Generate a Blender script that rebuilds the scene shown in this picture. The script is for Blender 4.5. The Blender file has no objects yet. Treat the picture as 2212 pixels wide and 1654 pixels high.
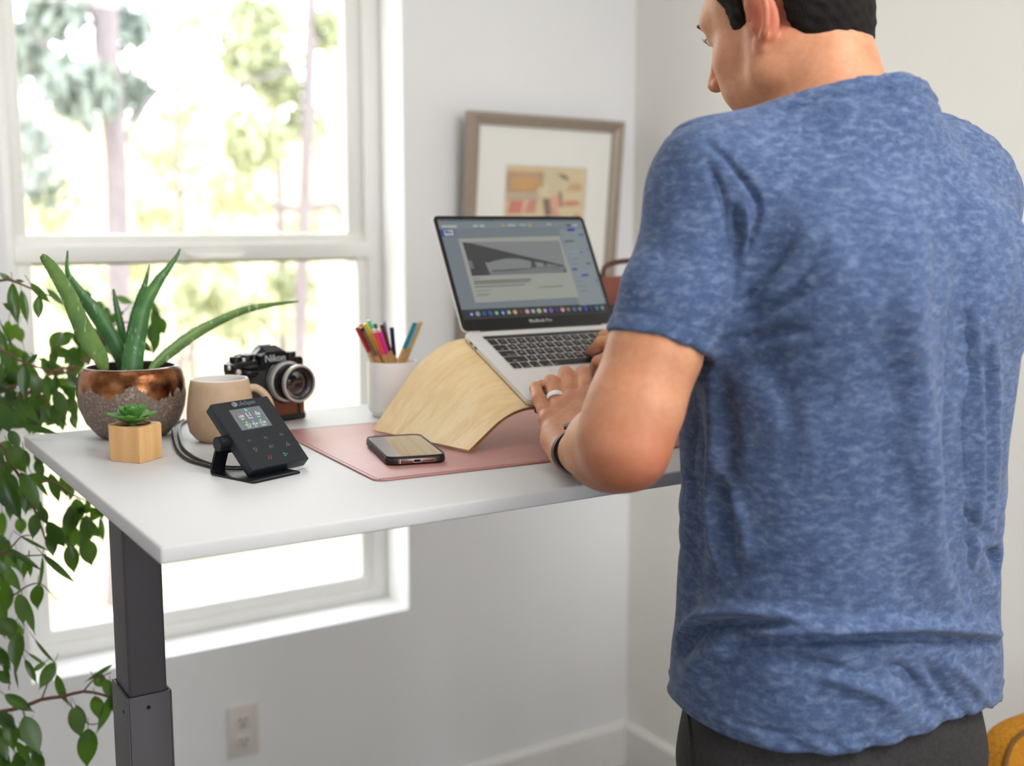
import bpy, bmesh, math, random
import numpy as np
from mathutils import Vector, Matrix, Euler

# ------------------------------------------------------------------ camera
SC = bpy.context.scene
CZ, DZ = 1.479, 1.179            # camera height, desk top height
F, CX, CY = 2515.93, 1106.0, 827.0
CAMR = np.array([[0.84384234, -0.07331329, 0.53155928],
                 [-0.5365912, -0.11529235, 0.83592916],
                 [0.0, -0.99062245, -0.13662783]])
cd = bpy.data.cameras.new('camera'); cam = bpy.data.objects.new('camera', cd)
SC.collection.objects.link(cam); SC.camera = cam
cam.location = (0, 0, CZ)
cam.rotation_euler = (math.radians(90 - 7.8528), 0, -math.atan2(0.53155928, 0.83592916))
cd.sensor_width = 36.0; cd.lens = F / 2212 * 36
cd.clip_start = 0.02; cd.clip_end = 200
cd.dof.use_dof = True; cd.dof.focus_distance = 1.40; cd.dof.aperture_fstop = 2.8

# ------------------------------------------------------------------ sky, sun, daylight, exposure
SC.view_settings.view_transform = 'Standard'; SC.view_settings.look = 'None'
SC.view_settings.gamma = 1.0; SC.view_settings.use_curve_mapping = False
SC.view_settings.exposure = 0.15
W = bpy.data.worlds.new('sky'); SC.world = W; W.use_nodes = True
bg = W.node_tree.nodes['Background']
bg.inputs['Color'].default_value = (0.93, 0.97, 1.0, 1); bg.inputs['Strength'].default_value = 5.0
SC.cycles.use_denoising = True
SC.cycles.max_bounces = 10; SC.cycles.diffuse_bounces = 5; SC.cycles.transparent_max_bounces = 16
SC.cycles.sample_clamp_indirect = 6.0

def light(name, kind, loc, target, energy, color=(1, 1, 1), size=None, **kw):
    ld = bpy.data.lights.new(name, kind); ld.energy = energy; ld.color = color
    o = bpy.data.objects.new(name, ld); SC.collection.objects.link(o); o.location = loc
    o.rotation_euler = (Vector(target) - Vector(loc)).to_track_quat('-Z', 'Y').to_euler()
    if size and kind == 'AREA':
        ld.shape = 'RECTANGLE'; ld.size, ld.size_y = size
    for k, v in kw.items(): setattr(ld, k, v)
    return o
sun = light('sun', 'SUN', (-6, 5, 8), (-6 + 1.0, 5 - 0.215, 8 - 0.70), 1.0, (1, 0.94, 0.76), angle=0.02)
# area light as daylight through the rear window, unseen behind the camera
light('daylight_rear_window', 'AREA', (0.9, -4.25, 1.75), (0.9, 1.6, 1.45), 17, (0.98, 0.985, 1.0), (2.6, 1.6))
ADDED_FILLS = ((1.05, -0.30, 34), (0.45, 1.25, 4))  # made-up overhead fill, out of view: adds top-down light on man, walls and desk
for lx0, ly0, pw0 in ADDED_FILLS: light('added_ceiling_fill', 'AREA', (lx0, ly0, 2.50), (lx0, ly0 + .03, 0), pw0, (1.0, 0.985, 0.965), (1.0, 1.0))
light('daylight_window_portal', 'AREA', (0.81, 2.62, 1.45), (0.81, 0, 1.45), 1, size=(0.9, 1.75))
bpy.data.lights['daylight_window_portal'].cycles.is_portal = True

# ------------------------------------------------------------------ helpers
def ray(px, py):
    return CAMR @ np.array([px - CX, py - CY, F]) / F
def P(px, py, d):                      # a point seen at a pixel, d metres along the view axis
    return np.array([0, 0, CZ]) + ray(px, py) * d
def on_z(px, py, z):
    r = ray(px, py); return np.array([0, 0, CZ]) + r * ((z - CZ) / r[2])
def on_y(px, py, y):
    r = ray(px, py); return np.array([0, 0, CZ]) + r * (y / r[1])

def lin(h):
    h = h.lstrip('#'); c = [int(h[i:i + 2], 16) / 255 for i in (0, 2, 4)]
    return tuple(x / 12.92 if x <= 0.04045 else ((x + 0.055) / 1.055) ** 2.4 for x in c)

class NT:
    def __init__(s, name):
        s.m = bpy.data.materials.new(name); s.m.use_nodes = True
        s.t = s.m.node_tree; s.n = s.t.nodes; s.b = s.n['Principled BSDF']; s._co = None
    def node(s, kind, **kw):
        n = s.n.new(kind)
        for k, v in kw.items():
            if k in n.inputs: n.inputs[k].default_value = v
            else: setattr(n, k, v)
        return n
    def link(s, a, b): s.t.links.new(a, b)
    def coord(s, scale=(1, 1, 1), rot=(0, 0, 0), out='Object'):
        if s._co is None: s._co = s.n.new('ShaderNodeTexCoord')
        m = s.n.new('ShaderNodeMapping'); m.inputs['Scale'].default_value = scale; m.inputs['Rotation'].default_value = rot
        s.link(s._co.outputs[out], m.inputs['Vector']); return m.outputs['Vector']
    def noise(s, scale, detail=4, rough=0.55, vec=None, dist=0.0):
        n = s.node('ShaderNodeTexNoise', Scale=scale, Detail=detail, Roughness=rough, Distortion=dist)
        s.link(vec if vec is not None else s.coord(), n.inputs['Vector']); return n.outputs['Fac']
    def ramp(s, fac, stops):
        r = s.n.new('ShaderNodeValToRGB'); e = r.color_ramp.elements
        while len(e) < len(stops): e.new(0.5)
        for i, (p, c) in enumerate(stops):
            e[i].position = p; e[i].color = (*c, 1) if len(c) == 3 else c
        s.link(fac, r.inputs['Fac']); return r.outputs['Color']
    def mix(s, fac, a, b, mode='MIX'):
        m = s.n.new('ShaderNodeMix'); m.data_type = 'RGBA'; m.blend_type = mode
        for sock, v in ((m.inputs[0], fac), (m.inputs[6], a), (m.inputs[7], b)):
            if hasattr(v, 'is_output'): s.link(v, sock)
            elif isinstance(v, (int, float)): sock.default_value = v
            else: sock.default_value = (*v, 1)
        return m.outputs[2]
    def bump(s, h, strength=0.2, dist=0.002):
        b = s.node('ShaderNodeBump', Strength=strength, Distance=dist); s.link(h, b.inputs['Height'])
        s.link(b.outputs['Normal'], s.b.inputs['Normal'])
    def base(s, col, rough=None, metal=None, spec=None):
        if hasattr(col, 'is_output'): s.link(col, s.b.inputs['Base Color'])
        else: s.b.inputs['Base Color'].default_value = (*col, 1)
        if rough is not None:
            if hasattr(rough, 'is_output'): s.link(rough, s.b.inputs['Roughness'])
            else: s.b.inputs['Roughness'].default_value = rough
        if metal is not None:
            if hasattr(metal, 'is_output'): s.link(metal, s.b.inputs['Metallic'])
            else: s.b.inputs['Metallic'].default_value = metal
        if spec is not None: s.b.inputs['Specular IOR Level'].default_value = spec
        return s.m

MATS = {}
def mat(name, color, rough=0.5, metal=0.0, var=0.06, scale=30, spec=None, bump=0.0, coat=0.0):
    """plain procedural surface: base colour with a little noise of its own"""
    if name in MATS: return MATS[name]
    t = NT(name); c = lin(color) if isinstance(color, str) else color
    f = t.noise(scale, 3)
    col = t.ramp(f, [(0.3, tuple(x * (1 - var) for x in c)), (0.7, tuple(min(1, x * (1 + var)) for x in c))])
    t.base(col, rough, metal, spec)
    if bump: t.bump(t.noise(scale * 8, 3), bump, 0.001)
    if coat: t.b.inputs['Coat Weight'].default_value = coat; t.b.inputs['Coat Roughness'].default_value = 0.08
    MATS[name] = t.m; return t.m
def emis(name, color, strength=1.0):
    if name in MATS: return MATS[name]
    t = NT(name); c = lin(color) if isinstance(color, str) else color
    t.base((0.01, 0.01, 0.01), 0.35)
    t.b.inputs['Emission Color'].default_value = (*c, 1); t.b.inputs['Emission Strength'].default_value = strength
    MATS[name] = t.m; return t.m

def root_of(o):
    while o.parent: o = o.parent
    return o
def link(name, me, m, parent=None, world=False, smooth=True):
    o = bpy.data.objects.new(name, me); SC.collection.objects.link(o)
    if m is not None:
        for x in (m if isinstance(m, (list, tuple)) else [m]): me.materials.append(x)
    if parent is not None:
        o.parent = parent
        if world:
            me.transform(Matrix.Translation(-Vector(root_of(parent).location)))
    if smooth:
        me.polygons.foreach_set('use_smooth', [True] * len(me.polygons))
        try: me.set_sharp_from_angle(angle=math.radians(38))
        except Exception: pass
    me.update(); return o
def thing(name, label, cat, loc=(0, 0, 0), rz=0.0, group=None):
    o = bpy.data.objects.new(name, None); SC.collection.objects.link(o)
    o.empty_display_size = 0.02; o.location = loc; o.rotation_euler = (0, 0, rz)
    o['label'] = label; o['category'] = cat
    if group: o['group'] = group
    return o
def tag(o, label, cat, group=None):
    o['label'] = label; o['category'] = cat
    if group: o['group'] = group
    return o

class MB:
    def __init__(s): s.bm = bmesh.new(); s.mi = 0
    def _fin(s, verts, M):
        if M is not None: bmesh.ops.transform(s.bm, matrix=M, verts=verts)
        if s.mi:
            for f in {f for v in verts for f in v.link_faces}: f.material_index = s.mi
        return s
    def box(s, c, size, rot=None, bev=0.0, seg=2, M=None):
        r = bmesh.ops.create_cube(s.bm, size=1.0); vs = r['verts']
        bmesh.ops.scale(s.bm, vec=size, verts=vs)
        if bev > 0:
            es = list({e for v in vs for e in v.link_edges})
            rr = bmesh.ops.bevel(s.bm, geom=es, offset=bev, segments=seg, profile=0.5, affect='EDGES')
            vs = list({v for f in rr['faces'] for v in f.verts} | {v for v in vs if v.is_valid})
        T = Matrix.Translation(c)
        if rot is not None: T = T @ (Euler(rot).to_matrix().to_4x4() if len(rot) == 3 and not isinstance(rot, Matrix) else rot)
        if M is not None: T = M @ T
        return s._fin(vs, T)
    def prism(s, poly, z0, z1, bev=0.0, seg=2, M=None, bev_vert=True):
        """poly: list of (x,y), extruded z0..z1"""
        n = len(poly)
        a = [s.bm.verts.new((x, y, z0)) for x, y in poly]; b = [s.bm.verts.new((x, y, z1)) for x, y in poly]
        fs = [s.bm.faces.new(a[::-1]), s.bm.faces.new(b)]
        for i in range(n): fs.append(s.bm.faces.new((a[i], a[(i + 1) % n], b[(i + 1) % n], b[i])))
        vs = a + b
        bmesh.ops.recalc_face_normals(s.bm, faces=fs)
        if bev > 0:
            es = [e for f in fs[:2] for e in f.edges]
            rr = bmesh.ops.bevel(s.bm, geom=es, offset=bev, segments=seg, profile=0.5, affect='EDGES')
            vs = list({v for f in rr['faces'] for v in f.verts} | {v for v in vs if v.is_valid})
        return s._fin(vs, M)
    def lathe(s, prof, seg=48, c=(0, 0, 0), M=None, sx=1.0, sy=1.0):
        """prof: list of (r,z); r==0 closes to a pole"""
        rings = []
        for r, z in prof:
            if r < 1e-6: rings.append([s.bm.verts.new((0, 0, z))])
            else: rings.append([s.bm.verts.new((r * sx * math.cos(2 * math.pi * i / seg), r * sy * math.sin(2 * math.pi * i / seg), z)) for i in range(seg)])
        for p, q in zip(rings, rings[1:]):
            for i in range(seg):
                j = (i + 1) % seg
                try:
                    if len(p) == 1 and len(q) == 1: continue
                    if len(p) == 1: s.bm.faces.new((p[0], q[i], q[j]))
                    elif len(q) == 1: s.bm.faces.new((p[i], q[0], p[j]))
                    else: s.bm.faces.new((p[i], q[i], q[j], p[j]))
                except ValueError: pass
        vs = [v for r in rings for v in r]
        bmesh.ops.recalc_face_normals(s.bm, faces=list({f for v in vs for f in v.link_faces}))
        T = Matrix.Translation(c)
        if M is not None: T = M @ T
        return s._fin(vs, T)
    def cyl(s, a, b, r1, r2=None, seg=24, M=None):
        r2 = r1 if r2 is None else r2
        a = Vector(a); b = Vector(b); L = (b - a).length
        Q = (b - a).to_track_quat('Z', 'Y').to_matrix().to_4x4()
        T = Matrix.Translation(a) @ Q
        if M is not None: T = M @ T
        return s.lathe([(0, 0), (r1, 0), (r2, L), (0, L)], seg, M=T)
    def tube(s, pts, rad, seg=10, M=None, flat=1.0):
        pts = [Vector(p) for p in pts]; n = len(pts)
        rads = rad if isinstance(rad, (list, tuple)) else [rad] * n
        rings = []; up = None
        for i, p in enumerate(pts):
            t = (pts[min(i + 1, n - 1)] - pts[max(i - 1, 0)]).normalized()
            if up is None:
                up = Vector((0, 0, 1)) if abs(t.z) < 0.9 else Vector((1, 0, 0))
            u = (up - t * up.dot(t)).normalized(); up = u; w = t.cross(u)
            rings.append([s.bm.verts.new(p + (u * math.cos(2 * math.pi * k / seg) * flat + w * math.sin(2 * math.pi * k / seg)) * rads[i]) for k in range(seg)])
        for p, q in zip(rings, rings[1:]):
            for k in range(seg): s.bm.faces.new((p[k], p[(k + 1) % seg], q[(k + 1) % seg], q[k]))
        s.bm.faces.new(rings[0][::-1]); s.bm.faces.new(rings[-1])
        return s._fin([v for r in rings for v in r], M)
    def ell(s, c, r, seg=20, ring=12, M=None, rot=None):
        rr = bmesh.ops.create_uvsphere(s.bm, u_segments=seg, v_segments=ring, radius=1.0)
        T = Matrix.Translation(c)
        if rot is not None: T = T @ Euler(rot).to_matrix().to_4x4()
        T = T @ Matrix.Diagonal((*r, 1))
        if M is not None: T = M @ T
        return s._fin(rr['verts'], T)
    def grid(s, pts, M=None, flip=False, closed_u=False):
        """pts[i][j] -> quads"""
        R = [[s.bm.verts.new(p) for p in row] for row in pts]
        for i in range(len(R) - 1):
            m = len(R[i])
            for j in range(m if closed_u else m - 1):
                q = (R[i][j], R[i][(j + 1) % m], R[i + 1][(j + 1) % m], R[i + 1][j])
                s.bm.faces.new(q[::-1] if flip else q)
        return s._fin([v for r in R for v in r], M)
    def solid(s, thick):
        bmesh.ops.recalc_face_normals(s.bm, faces=s.bm.faces[:])
        bmesh.ops.solidify(s.bm, geom=s.bm.faces[:], thickness=thick); return s
    def build(s, name, m, parent=None, world=False, smooth=True):
        me = bpy.data.meshes.new(name); s.bm.to_mesh(me); s.bm.free()
        return link(name, me, m, parent, world, smooth)

def text_mesh(name, body, size, M, m, parent, extrude=0.0002, align='CENTER', world=False, bold=0.0):
    cu = bpy.data.curves.new(name, 'FONT'); cu.body = body; cu.size = size; cu.extrude = extrude
    cu.align_x = align; cu.align_y = 'CENTER'; cu.offset = bold; cu.resolution_u = 3
    o = bpy.data.objects.new(name, cu); SC.collection.objects.link(o)
    dg = bpy.context.evaluated_depsgraph_get()
    me = bpy.data.meshes.new_from_object(o.evaluated_get(dg)); bpy.data.objects.remove(o); bpy.data.curves.remove(cu)
    me.transform(M); return link(name, me, m, parent, world, smooth=False)
def rrect(w, h, r, n=5):
    out = []
    for cx, cy, a0 in ((w / 2 - r, h / 2 - r, 0), (-w / 2 + r, h / 2 - r, 90), (-w / 2 + r, -h / 2 + r, 180), (w / 2 - r, -h / 2 + r, 270)):
        for i in range(n + 1):
            a = math.radians(a0 + 90 * i / n); out.append((cx + r * math.cos(a), cy + r * math.sin(a)))
    return out
def bez(pts, n=24):
    """Catmull-Rom through pts"""
    p = [np.array(q, float) for q in pts]; p = [2 * p[0] - p[1]] + p + [2 * p[-1] - p[-2]]
    out = []; k = len(p) - 3
    for i in range(k):
        for j in range(max(2, n // k)):
            t = j / max(2, n // k); a, b, c, d = p[i:i + 4]
            out.append(0.5 * (2 * b + (c - a) * t + (2 * a - 5 * b + 4 * c - d) * t * t + (3 * b - a - 3 * c + d) * t ** 3))
    out.append(p[-2]); return out
# ------------------------------------------------------------------ the room
def struct(o): o['kind'] = 'structure'; return o
def wallmat(name, c):
    t = NT(name); f = t.noise(2.2, 2); g = t.noise(260, 3)
    t.base(t.ramp(f, [(0.3, tuple(x * 0.985 for x in lin(c))), (0.7, lin(c))]), 0.75, spec=0.25); t.bump(g, 0.12, 0.0006)
    return t.m
WALL = wallmat('wall_paint', '#efeff0'); WALLR = wallmat('wall_paint_warm', '#efede8')
CEIL = wallmat('ceiling_paint', '#f0efec'); TRIM = mat('trim_paint', '#e9e7e4', 0.45, var=0.01)
VINYL = mat('window_vinyl', '#e9e8e4', 0.4, var=0.01)
XR, YB, XL, YF, ZT = 1.897, 2.4, -1.62, -4.4, 2.62
def slab(name, m, *boxes, kind=True):
    b = MB()
    for x0, x1, y0, y1, z0, z1 in boxes: b.box(((x0 + x1) / 2, (y0 + y1) / 2, (z0 + z1) / 2), (x1 - x0, y1 - y0, z1 - z0))
    o = b.build(name, m, smooth=False); return struct(o)
t = NT('floor_wood'); v = t.coord((1.2, 14, 1)); w1 = t.noise(2.2, 6, 0.6, v, 0.6)
br = t.node('ShaderNodeTexBrick', Scale=1.0); br.offset = 0.37
br.inputs['Brick Width'].default_value = 1.3; br.inputs['Row Height'].default_value = 0.12; br.inputs['Mortar Size'].default_value = 0.002
br.inputs['Color1'].default_value = (0.9, 0.9, 0.9, 1); br.inputs['Color2'].default_value = (1, 1, 1, 1); br.inputs['Mortar'].default_value = (0.3, 0.3, 0.3, 1)
t.link(t.coord(), br.inputs['Vector'])
t.base(t.mix(1.0, t.ramp(w1, [(0.3, lin('#43362d')), (0.7, lin('#5d4c3f'))]), br.outputs['Color'], 'MULTIPLY'), 0.42)
slab('floor', t.m, (XL, XR, YF, YB, -0.06, 0.0))
slab('ceiling', CEIL, (XL - .16, XR + .12, YF - .1, YB + .2, ZT, ZT + 0.08))
WX0, WX1, WZ0, WZ1 = 0.385, 1.234, 0.562, 2.28
slab('wall_back', WALL, (XL, WX0, YB, YB + .19, 0, ZT), (WX1, XR + .12, YB, YB + .19, 0, ZT),
     (WX0, WX1, YB, YB + .19, 0, WZ0), (WX0, WX1, YB, YB + .19, WZ1, ZT))
slab('wall_right', WALLR, (XR, XR + .12, YF, YB, 0, ZT))
# rear wall has the unseen window opening that lights the room; left wall is closed
slab('wall_front', WALL, (XL, -0.5, YF - .1, YF, 0, ZT), (-0.5, XR + .12, YF - .1, YF, 0, 0.9), (-0.5, XR + .12, YF - .1, YF, 2.58, ZT))
slab('wall_left', WALL, (XL - .16, XL, YF - .1, YB + .19, 0, ZT))
for (lx0, ly0, pw0), lab in zip(ADDED_FILLS, ('added square white frame around an unseen fill light above the middle of the room', 'added square white frame around an unseen fill light above the desk')):
    cl = thing('added_fill_fixture', lab, 'ceiling light', (lx0, ly0, ZT), group='added overhead fill frames')
    b = MB()
    for x0_, y0_, w_, h_ in ((-.53, 0, .04, 1.10), (.53, 0, .04, 1.10), (0, -.53, 1.02, .04), (0, .53, 1.02, .04)): b.box((x0_, y0_, -.055), (w_, h_, .11))
    b.build('housing', TRIM, cl, smooth=False)  # frame added around each made-up overhead fill light, never in view
def baseb(name, x0, x1, y0, y1, along):
    h, d = 0.125, 0.014
    prof = [(0, 0), (d, 0), (d, h - .012), (d * .55, h - .003), (d * .3, h), (0, h)]
    b = MB(); L = x1 - x0 if along == 'x' else y1 - y0
    M = (Matrix.Translation((x0, YB, 0)) @ Matrix(((0, 0, 1, 0), (-1, 0, 0, 0), (0, 1, 0, 0), (0, 0, 0, 1)))) if along == 'x' else \
        (Matrix.Translation((XR, y0, 0)) @ Matrix(((-1, 0, 0, 0), (0, 0, 1, 0), (0, 1, 0, 0), (0, 0, 0, 1))))
    b.prism(prof, 0, L, M=M); bmesh.ops.recalc_face_normals(b.bm, faces=b.bm.faces[:])
    return struct(b.build(name, TRIM, smooth=False))
baseb('baseboard_back', XL, XR, 0, 0, 'x'); baseb('baseboard_right', 0, 0, YF, YB - .014, 'y')

# window: vinyl frame, fixed upper light, lower sash, two panes, pull on the meeting rail
FY = 2.515
b = MB()
b.box(((WX0 + WX1) / 2, FY + .035, WZ0 + .016), (WX1 - WX0, .07, .032), bev=.003)
b.box(((WX0 + WX1) / 2, FY + .035, WZ1 - .02), (WX1 - WX0, .07, .04), bev=.003)
b.box((WX0 + .017, FY + .035, (WZ0 + WZ1) / 2), (.034, .07, WZ1 - WZ0 - .06), bev=.003)
b.box((WX1 - .02, FY + .035, (WZ0 + WZ1) / 2), (.04, .07, WZ1 - WZ0 - .06), bev=.003)
win = struct(b.build('window_1', VINYL))
b = MB()   # upper light beads
b.box((.432, FY + .033, 1.85), (.03, .03, .80), bev=.004); b.box((1.175, FY + .033, 1.85), (.042, .03, .80), bev=.004)
b.box((.81, FY + .033, 1.441), (.80, .034, .026), bev=.005); b.box((.81, FY + .033, 2.235), (.80, .03, .04), bev=.004)
up = b.build('upper_sash', VINYL, win)
b = MB()   # lower sash
b.box((.434, FY + .0225, 1.0), (.032, .035, .858), bev=.004); b.box((1.186, FY + .0225, 1.0), (.032, .035, .858), bev=.004)
b.box((.81, FY + .018, 1.4145), (.79, .044, .037), bev=.004); b.box((.81, FY + .022, .603), (.79, .036, .04), bev=.006)
lo = b.build('lower_sash', VINYL, win)
GASK = mat('gasket_dark', '#3a3a34', 0.6)
b = MB(); b.box((.81, FY + .026, 1.3935), (.73, .012, .006)); b.build('gasket', GASK, lo)
t = NT('window_glass'); t.n.remove(t.b)
tr = t.node('ShaderNodeBsdfTransparent'); gl = t.node('ShaderNodeBsdfGlossy', Roughness=0.0); lw = t.node('ShaderNodeLayerWeight', Blend=.5); p5 = t.node('ShaderNodeMath', operation='POWER'); p5.inputs[1].default_value = 5; fr = t.node('ShaderNodeMath', operation='MULTIPLY_ADD'); fr.inputs[1].default_value = .8; fr.inputs[2].default_value = .025; t.link(lw.outputs['Facing'], p5.inputs[0]); t.link(p5.outputs[0], fr.inputs[0])
mx = t.node('ShaderNodeMixShader'); t.link(fr.outputs[0], mx.inputs[0]); t.link(tr.outputs[0], mx.inputs[1]); t.link(gl.outputs[0], mx.inputs[2])
t.link(mx.outputs[0], t.n['Material Output'].inputs[0]); GLASS = t.m
b = MB(); b.box((.805, FY + .04, 1.83), (.72, .004, .78)); b.build('pane', GLASS, up)
b = MB(); b.box((.81, FY + .03, 1.01), (.74, .004, .79)); b.build('pane', GLASS, lo)
b = MB()
b.tube(bez([(.765, FY - .004, 1.410), (.79, FY - .016, 1.404), (.83, FY - .018, 1.404), (.87, FY - .016, 1.404), (.895, FY - .004, 1.410)], 20), .0055, 10)
b.box((.83, FY - .003, 1.413), (.11, .006, .012), bev=.002); b.build('sash_pull', VINYL, lo)

# outlet
ot = thing('wall_outlet', 'white duplex electrical outlet low on the wall under the desk', 'outlet', (.815, YB, .36))
pl = MB(); pl.prism(rrect(.072, .117, .004), 0, .006, bev=.002, M=Matrix.Rotation(math.radians(90), 4, 'X')); pl.build('cover_plate', mat('outlet_plastic', '#d9d3cd', 0.4, var=.01), ot)
SLOT = mat('outlet_slot', '#4c4542', 0.7)
for dz in (.0235, -.0235):
    r = MB(); r.prism([(x, y) for x, y in rrect(.034, .029, .011)], 0, .0085, bev=.001, M=Matrix.Translation((0, 0, dz)) @ Matrix.Rotation(math.radians(90), 4, 'X'))
    ro = r.build('receptacle', mat('outlet_plastic', '#d9d3cd'), ot)
    s = MB()
    for sx in (-.0065, .0065): s.box((sx, -.0087, dz + .004), (.0026, .001, .0085))
    s.cyl((0, -.0083, dz - .0075), (0, -.0092, dz - .0075), .0027, seg=12); s.build('slots', SLOT, ro)
s = MB(); s.cyl((0, -.006, 0), (0, -.0075, 0), .0035, seg=14); s.build('screw', mat('outlet_plastic', '#d9d3cd'), ot)

# ------------------------------------------------------------------ outdoors: sunlit clearing with pines
random.seed(7)
t = NT('forest_ground'); f = t.noise(1.3, 5)
t.base(t.ramp(f, [(0.3, lin('#a3966f')), (0.55, lin('#c0b592')), (0.75, lin('#93965c'))]), 0.9)
b = MB(); pts = []
for i in range(41):
    pts.append([(-10 + j * 1.0, 2.62 + i * .9, -0.9 + 0.0045 * (i * .9) ** 2 + .12 * math.sin(i * .7 + j) - .05) for j in range(41)])
b.grid(pts); o = b.build('ground', t.m); struct(o)
t = NT('bark'); v = t.coord((6, 6, 1.4)); f = t.noise(3, 5, 0.6, v)
t.base(t.ramp(f, [(0.3, lin('#736a6d')), (0.6, lin('#857b7e')), (0.8, lin('#5d5457'))]), 0.9); BARK = t.m
def leafmat(name, a, b_, c):
    t = NT(name); f = t.noise(1.7, 3); t.base(t.ramp(f, [(0.3, lin(a)), (0.55, lin(b_)), (0.75, lin(c))]), 0.7); return t.m
LEAVES = [leafmat('leaf_olive', '#8b9270', '#a6ab87', '#bcbe9f'), leafmat('leaf_yellow', '#b3b08a', '#c3c09e', '#a8a684'), leafmat('leaf_blue_green', '#6f7c77', '#899389', '#62706a')]
def clump(b, c, r, n, s):
    for _ in range(n):
        d = Vector((random.gauss(0, 1), random.gauss(0, 1), random.gauss(0, .8))).normalized() * r * random.random() ** .5
        p = Vector(c) + d; q = Euler((random.uniform(0, 6), random.uniform(0, 6), random.uniform(0, 6))).to_matrix()
        l = s * random.uniform(.6, 1.4); w = l * .45
        vs = [b.bm.verts.new(p + q @ Vector(v)) for v in ((-l, 0, 0), (-.2 * l, w, 0.06 * l), (l, 0, 0), (-.2 * l, -w, .06 * l))]
        b.bm.faces.new(vs)
def tree(label, path, rads, branches, clumps, lm, leaf=.09):
    """path: trunk points; branches: list of point lists; clumps: (centre, radius, count)"""
    base = path[0]
    r = thing('tree', label, 'tree', base, group=None)
    b = MB(); b.tube(bez(path, 18), list(np.interp(np.linspace(0, 1, len(bez(path, 18))), np.linspace(0, 1, len(rads)), rads)), 14)
    tk = b.build('trunk', BARK, r, world=True)
    for br_ in branches:
        q = bez(br_[1], 10); b = MB(); b.tube(q, list(np.linspace(br_[0], br_[0] * .35, len(q))), 8); b.build('branch', BARK, r, world=True)
    b = MB()
    for c, rad, n in clumps: clump(b, c, rad, n, leaf)
    b.build('foliage', lm, r, world=True, smooth=False)
def sky_pt(px, py, y): return tuple(on_y(px, py, y))
def outdoor_tree(label, y, trunk, rpx, brs, cls, lm, leaf=.09):
    k = lambda p: sky_pt(p[0], p[1], y)
    d = lambda p: float((CAMR.T @ (np.array(k(p)) - np.array([0, 0, CZ])))[2]) / F
    path = [k(p) for p in trunk]
    path[0] = (path[0][0], path[0][1], -1.0)
    tree(label, path, [r * d(p) for r, p in zip(rpx, trunk)], [(w * d(q[0]), [k(p) for p in q]) for w, q in brs],
         [((k((cx, cy))[0], y + dy, k((cx, cy))[2]), r * d((cx, cy)), n) for cx, cy, r, n, dy in cls], lm, leaf)
outdoor_tree('thick grey tree trunk with a fork at the left of the window', 7.0,
    [(262, 1500), (262, 900), (255, 560), (250, 330), (228, 90), (232, -160), (240, -500)], [30, 26, 24, 24, 27, 24, 18],
    [(20, [(228, 70), (180, -40), (110, -160)]), (9, [(235, 200), (150, 150), (60, 60)]), (7, [(250, 330), (330, 210), (420, 130)]), (8, [(240, 260), (300, 330), (330, 420)])],
    [(80, 90, 75, 260, .5), (150, 210, 80, 240, -.3), (60, 300, 60, 140, .2), (310, 180, 60, 160, .4), (120, 20, 70, 150, 0), (330, 20, 60, 120, .6), (150, 390, 60, 70, .8)], LEAVES[2], .07)
outdoor_tree('slim pale trunk near the right side of the window', 8.5,
    [(640, 1500), (645, 800), (655, 520), (665, 250), (672, 40), (680, -260)], [16, 15, 14, 14, 13, 10],
    [(5, [(660, 140), (560, 170), (470, 190)]), (5, [(655, 350), (720, 300), (780, 290)])],
    [(560, 110, 75, 330, .2), (600, 40, 70, 240, .5), (510, 310, 70, 240, -.4), (690, 270, 50, 90, .3), (620, 180, 60, 150, .2), (720, 60, 50, 80, 0)], LEAVES[0], .08)
outdoor_tree('young leaning sapling with yellow leaves', 10.5,
    [(430, 1500), (420, 900), (400, 560), (380, 300), (400, 60)], [9, 8, 7, 5, 3], [(4, [(390, 430), (450, 330), (520, 300)])],
    [(390, 330, 80, 110, .3), (470, 420, 80, 130, -.2), (420, 230, 70, 90, .2), (330, 470, 60, 90, 0), (560, 430, 70, 110, .5), (120, 440, 80, 120, .5)], LEAVES[1], .08)
outdoor_tree('bare fallen trunk leaning across the yellow undergrowth', 11.7,
    [(780, 1500), (770, 900), (752, 480), (640, 452), (480, 425), (420, 430)], [6, 8, 11, 10, 7, 4], [], [(700, 700, 70, 100, .4), (620, 650, 60, 70, .2)], LEAVES[1], .07)
outdoor_tree('broad leafy bush low behind the aloe', 9.8,
    [(400, 1500), (400, 1000), (390, 760), (380, 640)], [10, 9, 7, 4], [(4, [(395, 800), (300, 700), (220, 640)]), (4, [(395, 780), (480, 690), (560, 640)])],
    [(300, 680, 80, 140, .2), (430, 640, 80, 160, -.2), (540, 700, 80, 160, .3), (180, 640, 60, 80, .4), (640, 620, 60, 100, .1), (520, 900, 80, 100, 0), (200, 1200, 60, 60, 0), (560, 1180, 60, 60, 0)], LEAVES[0], .08)
outdoor_tree('tall dark trunk far back between the others', 13.0,
    [(640, 1500), (612, 900), (610, 600), (600, 300), (590, -100)], [13, 12, 11, 10, 8], [(4, [(605, 500), (540, 430), (480, 420)])],
    [(480, 560, 90, 150, .4), (300, 560, 90, 130, .4), (700, 500, 90, 160, .4), (90, 520, 80, 120, .3), (590, 60, 90, 160, 0), (420, 30, 80, 80, .3)], LEAVES[1], .1)
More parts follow.
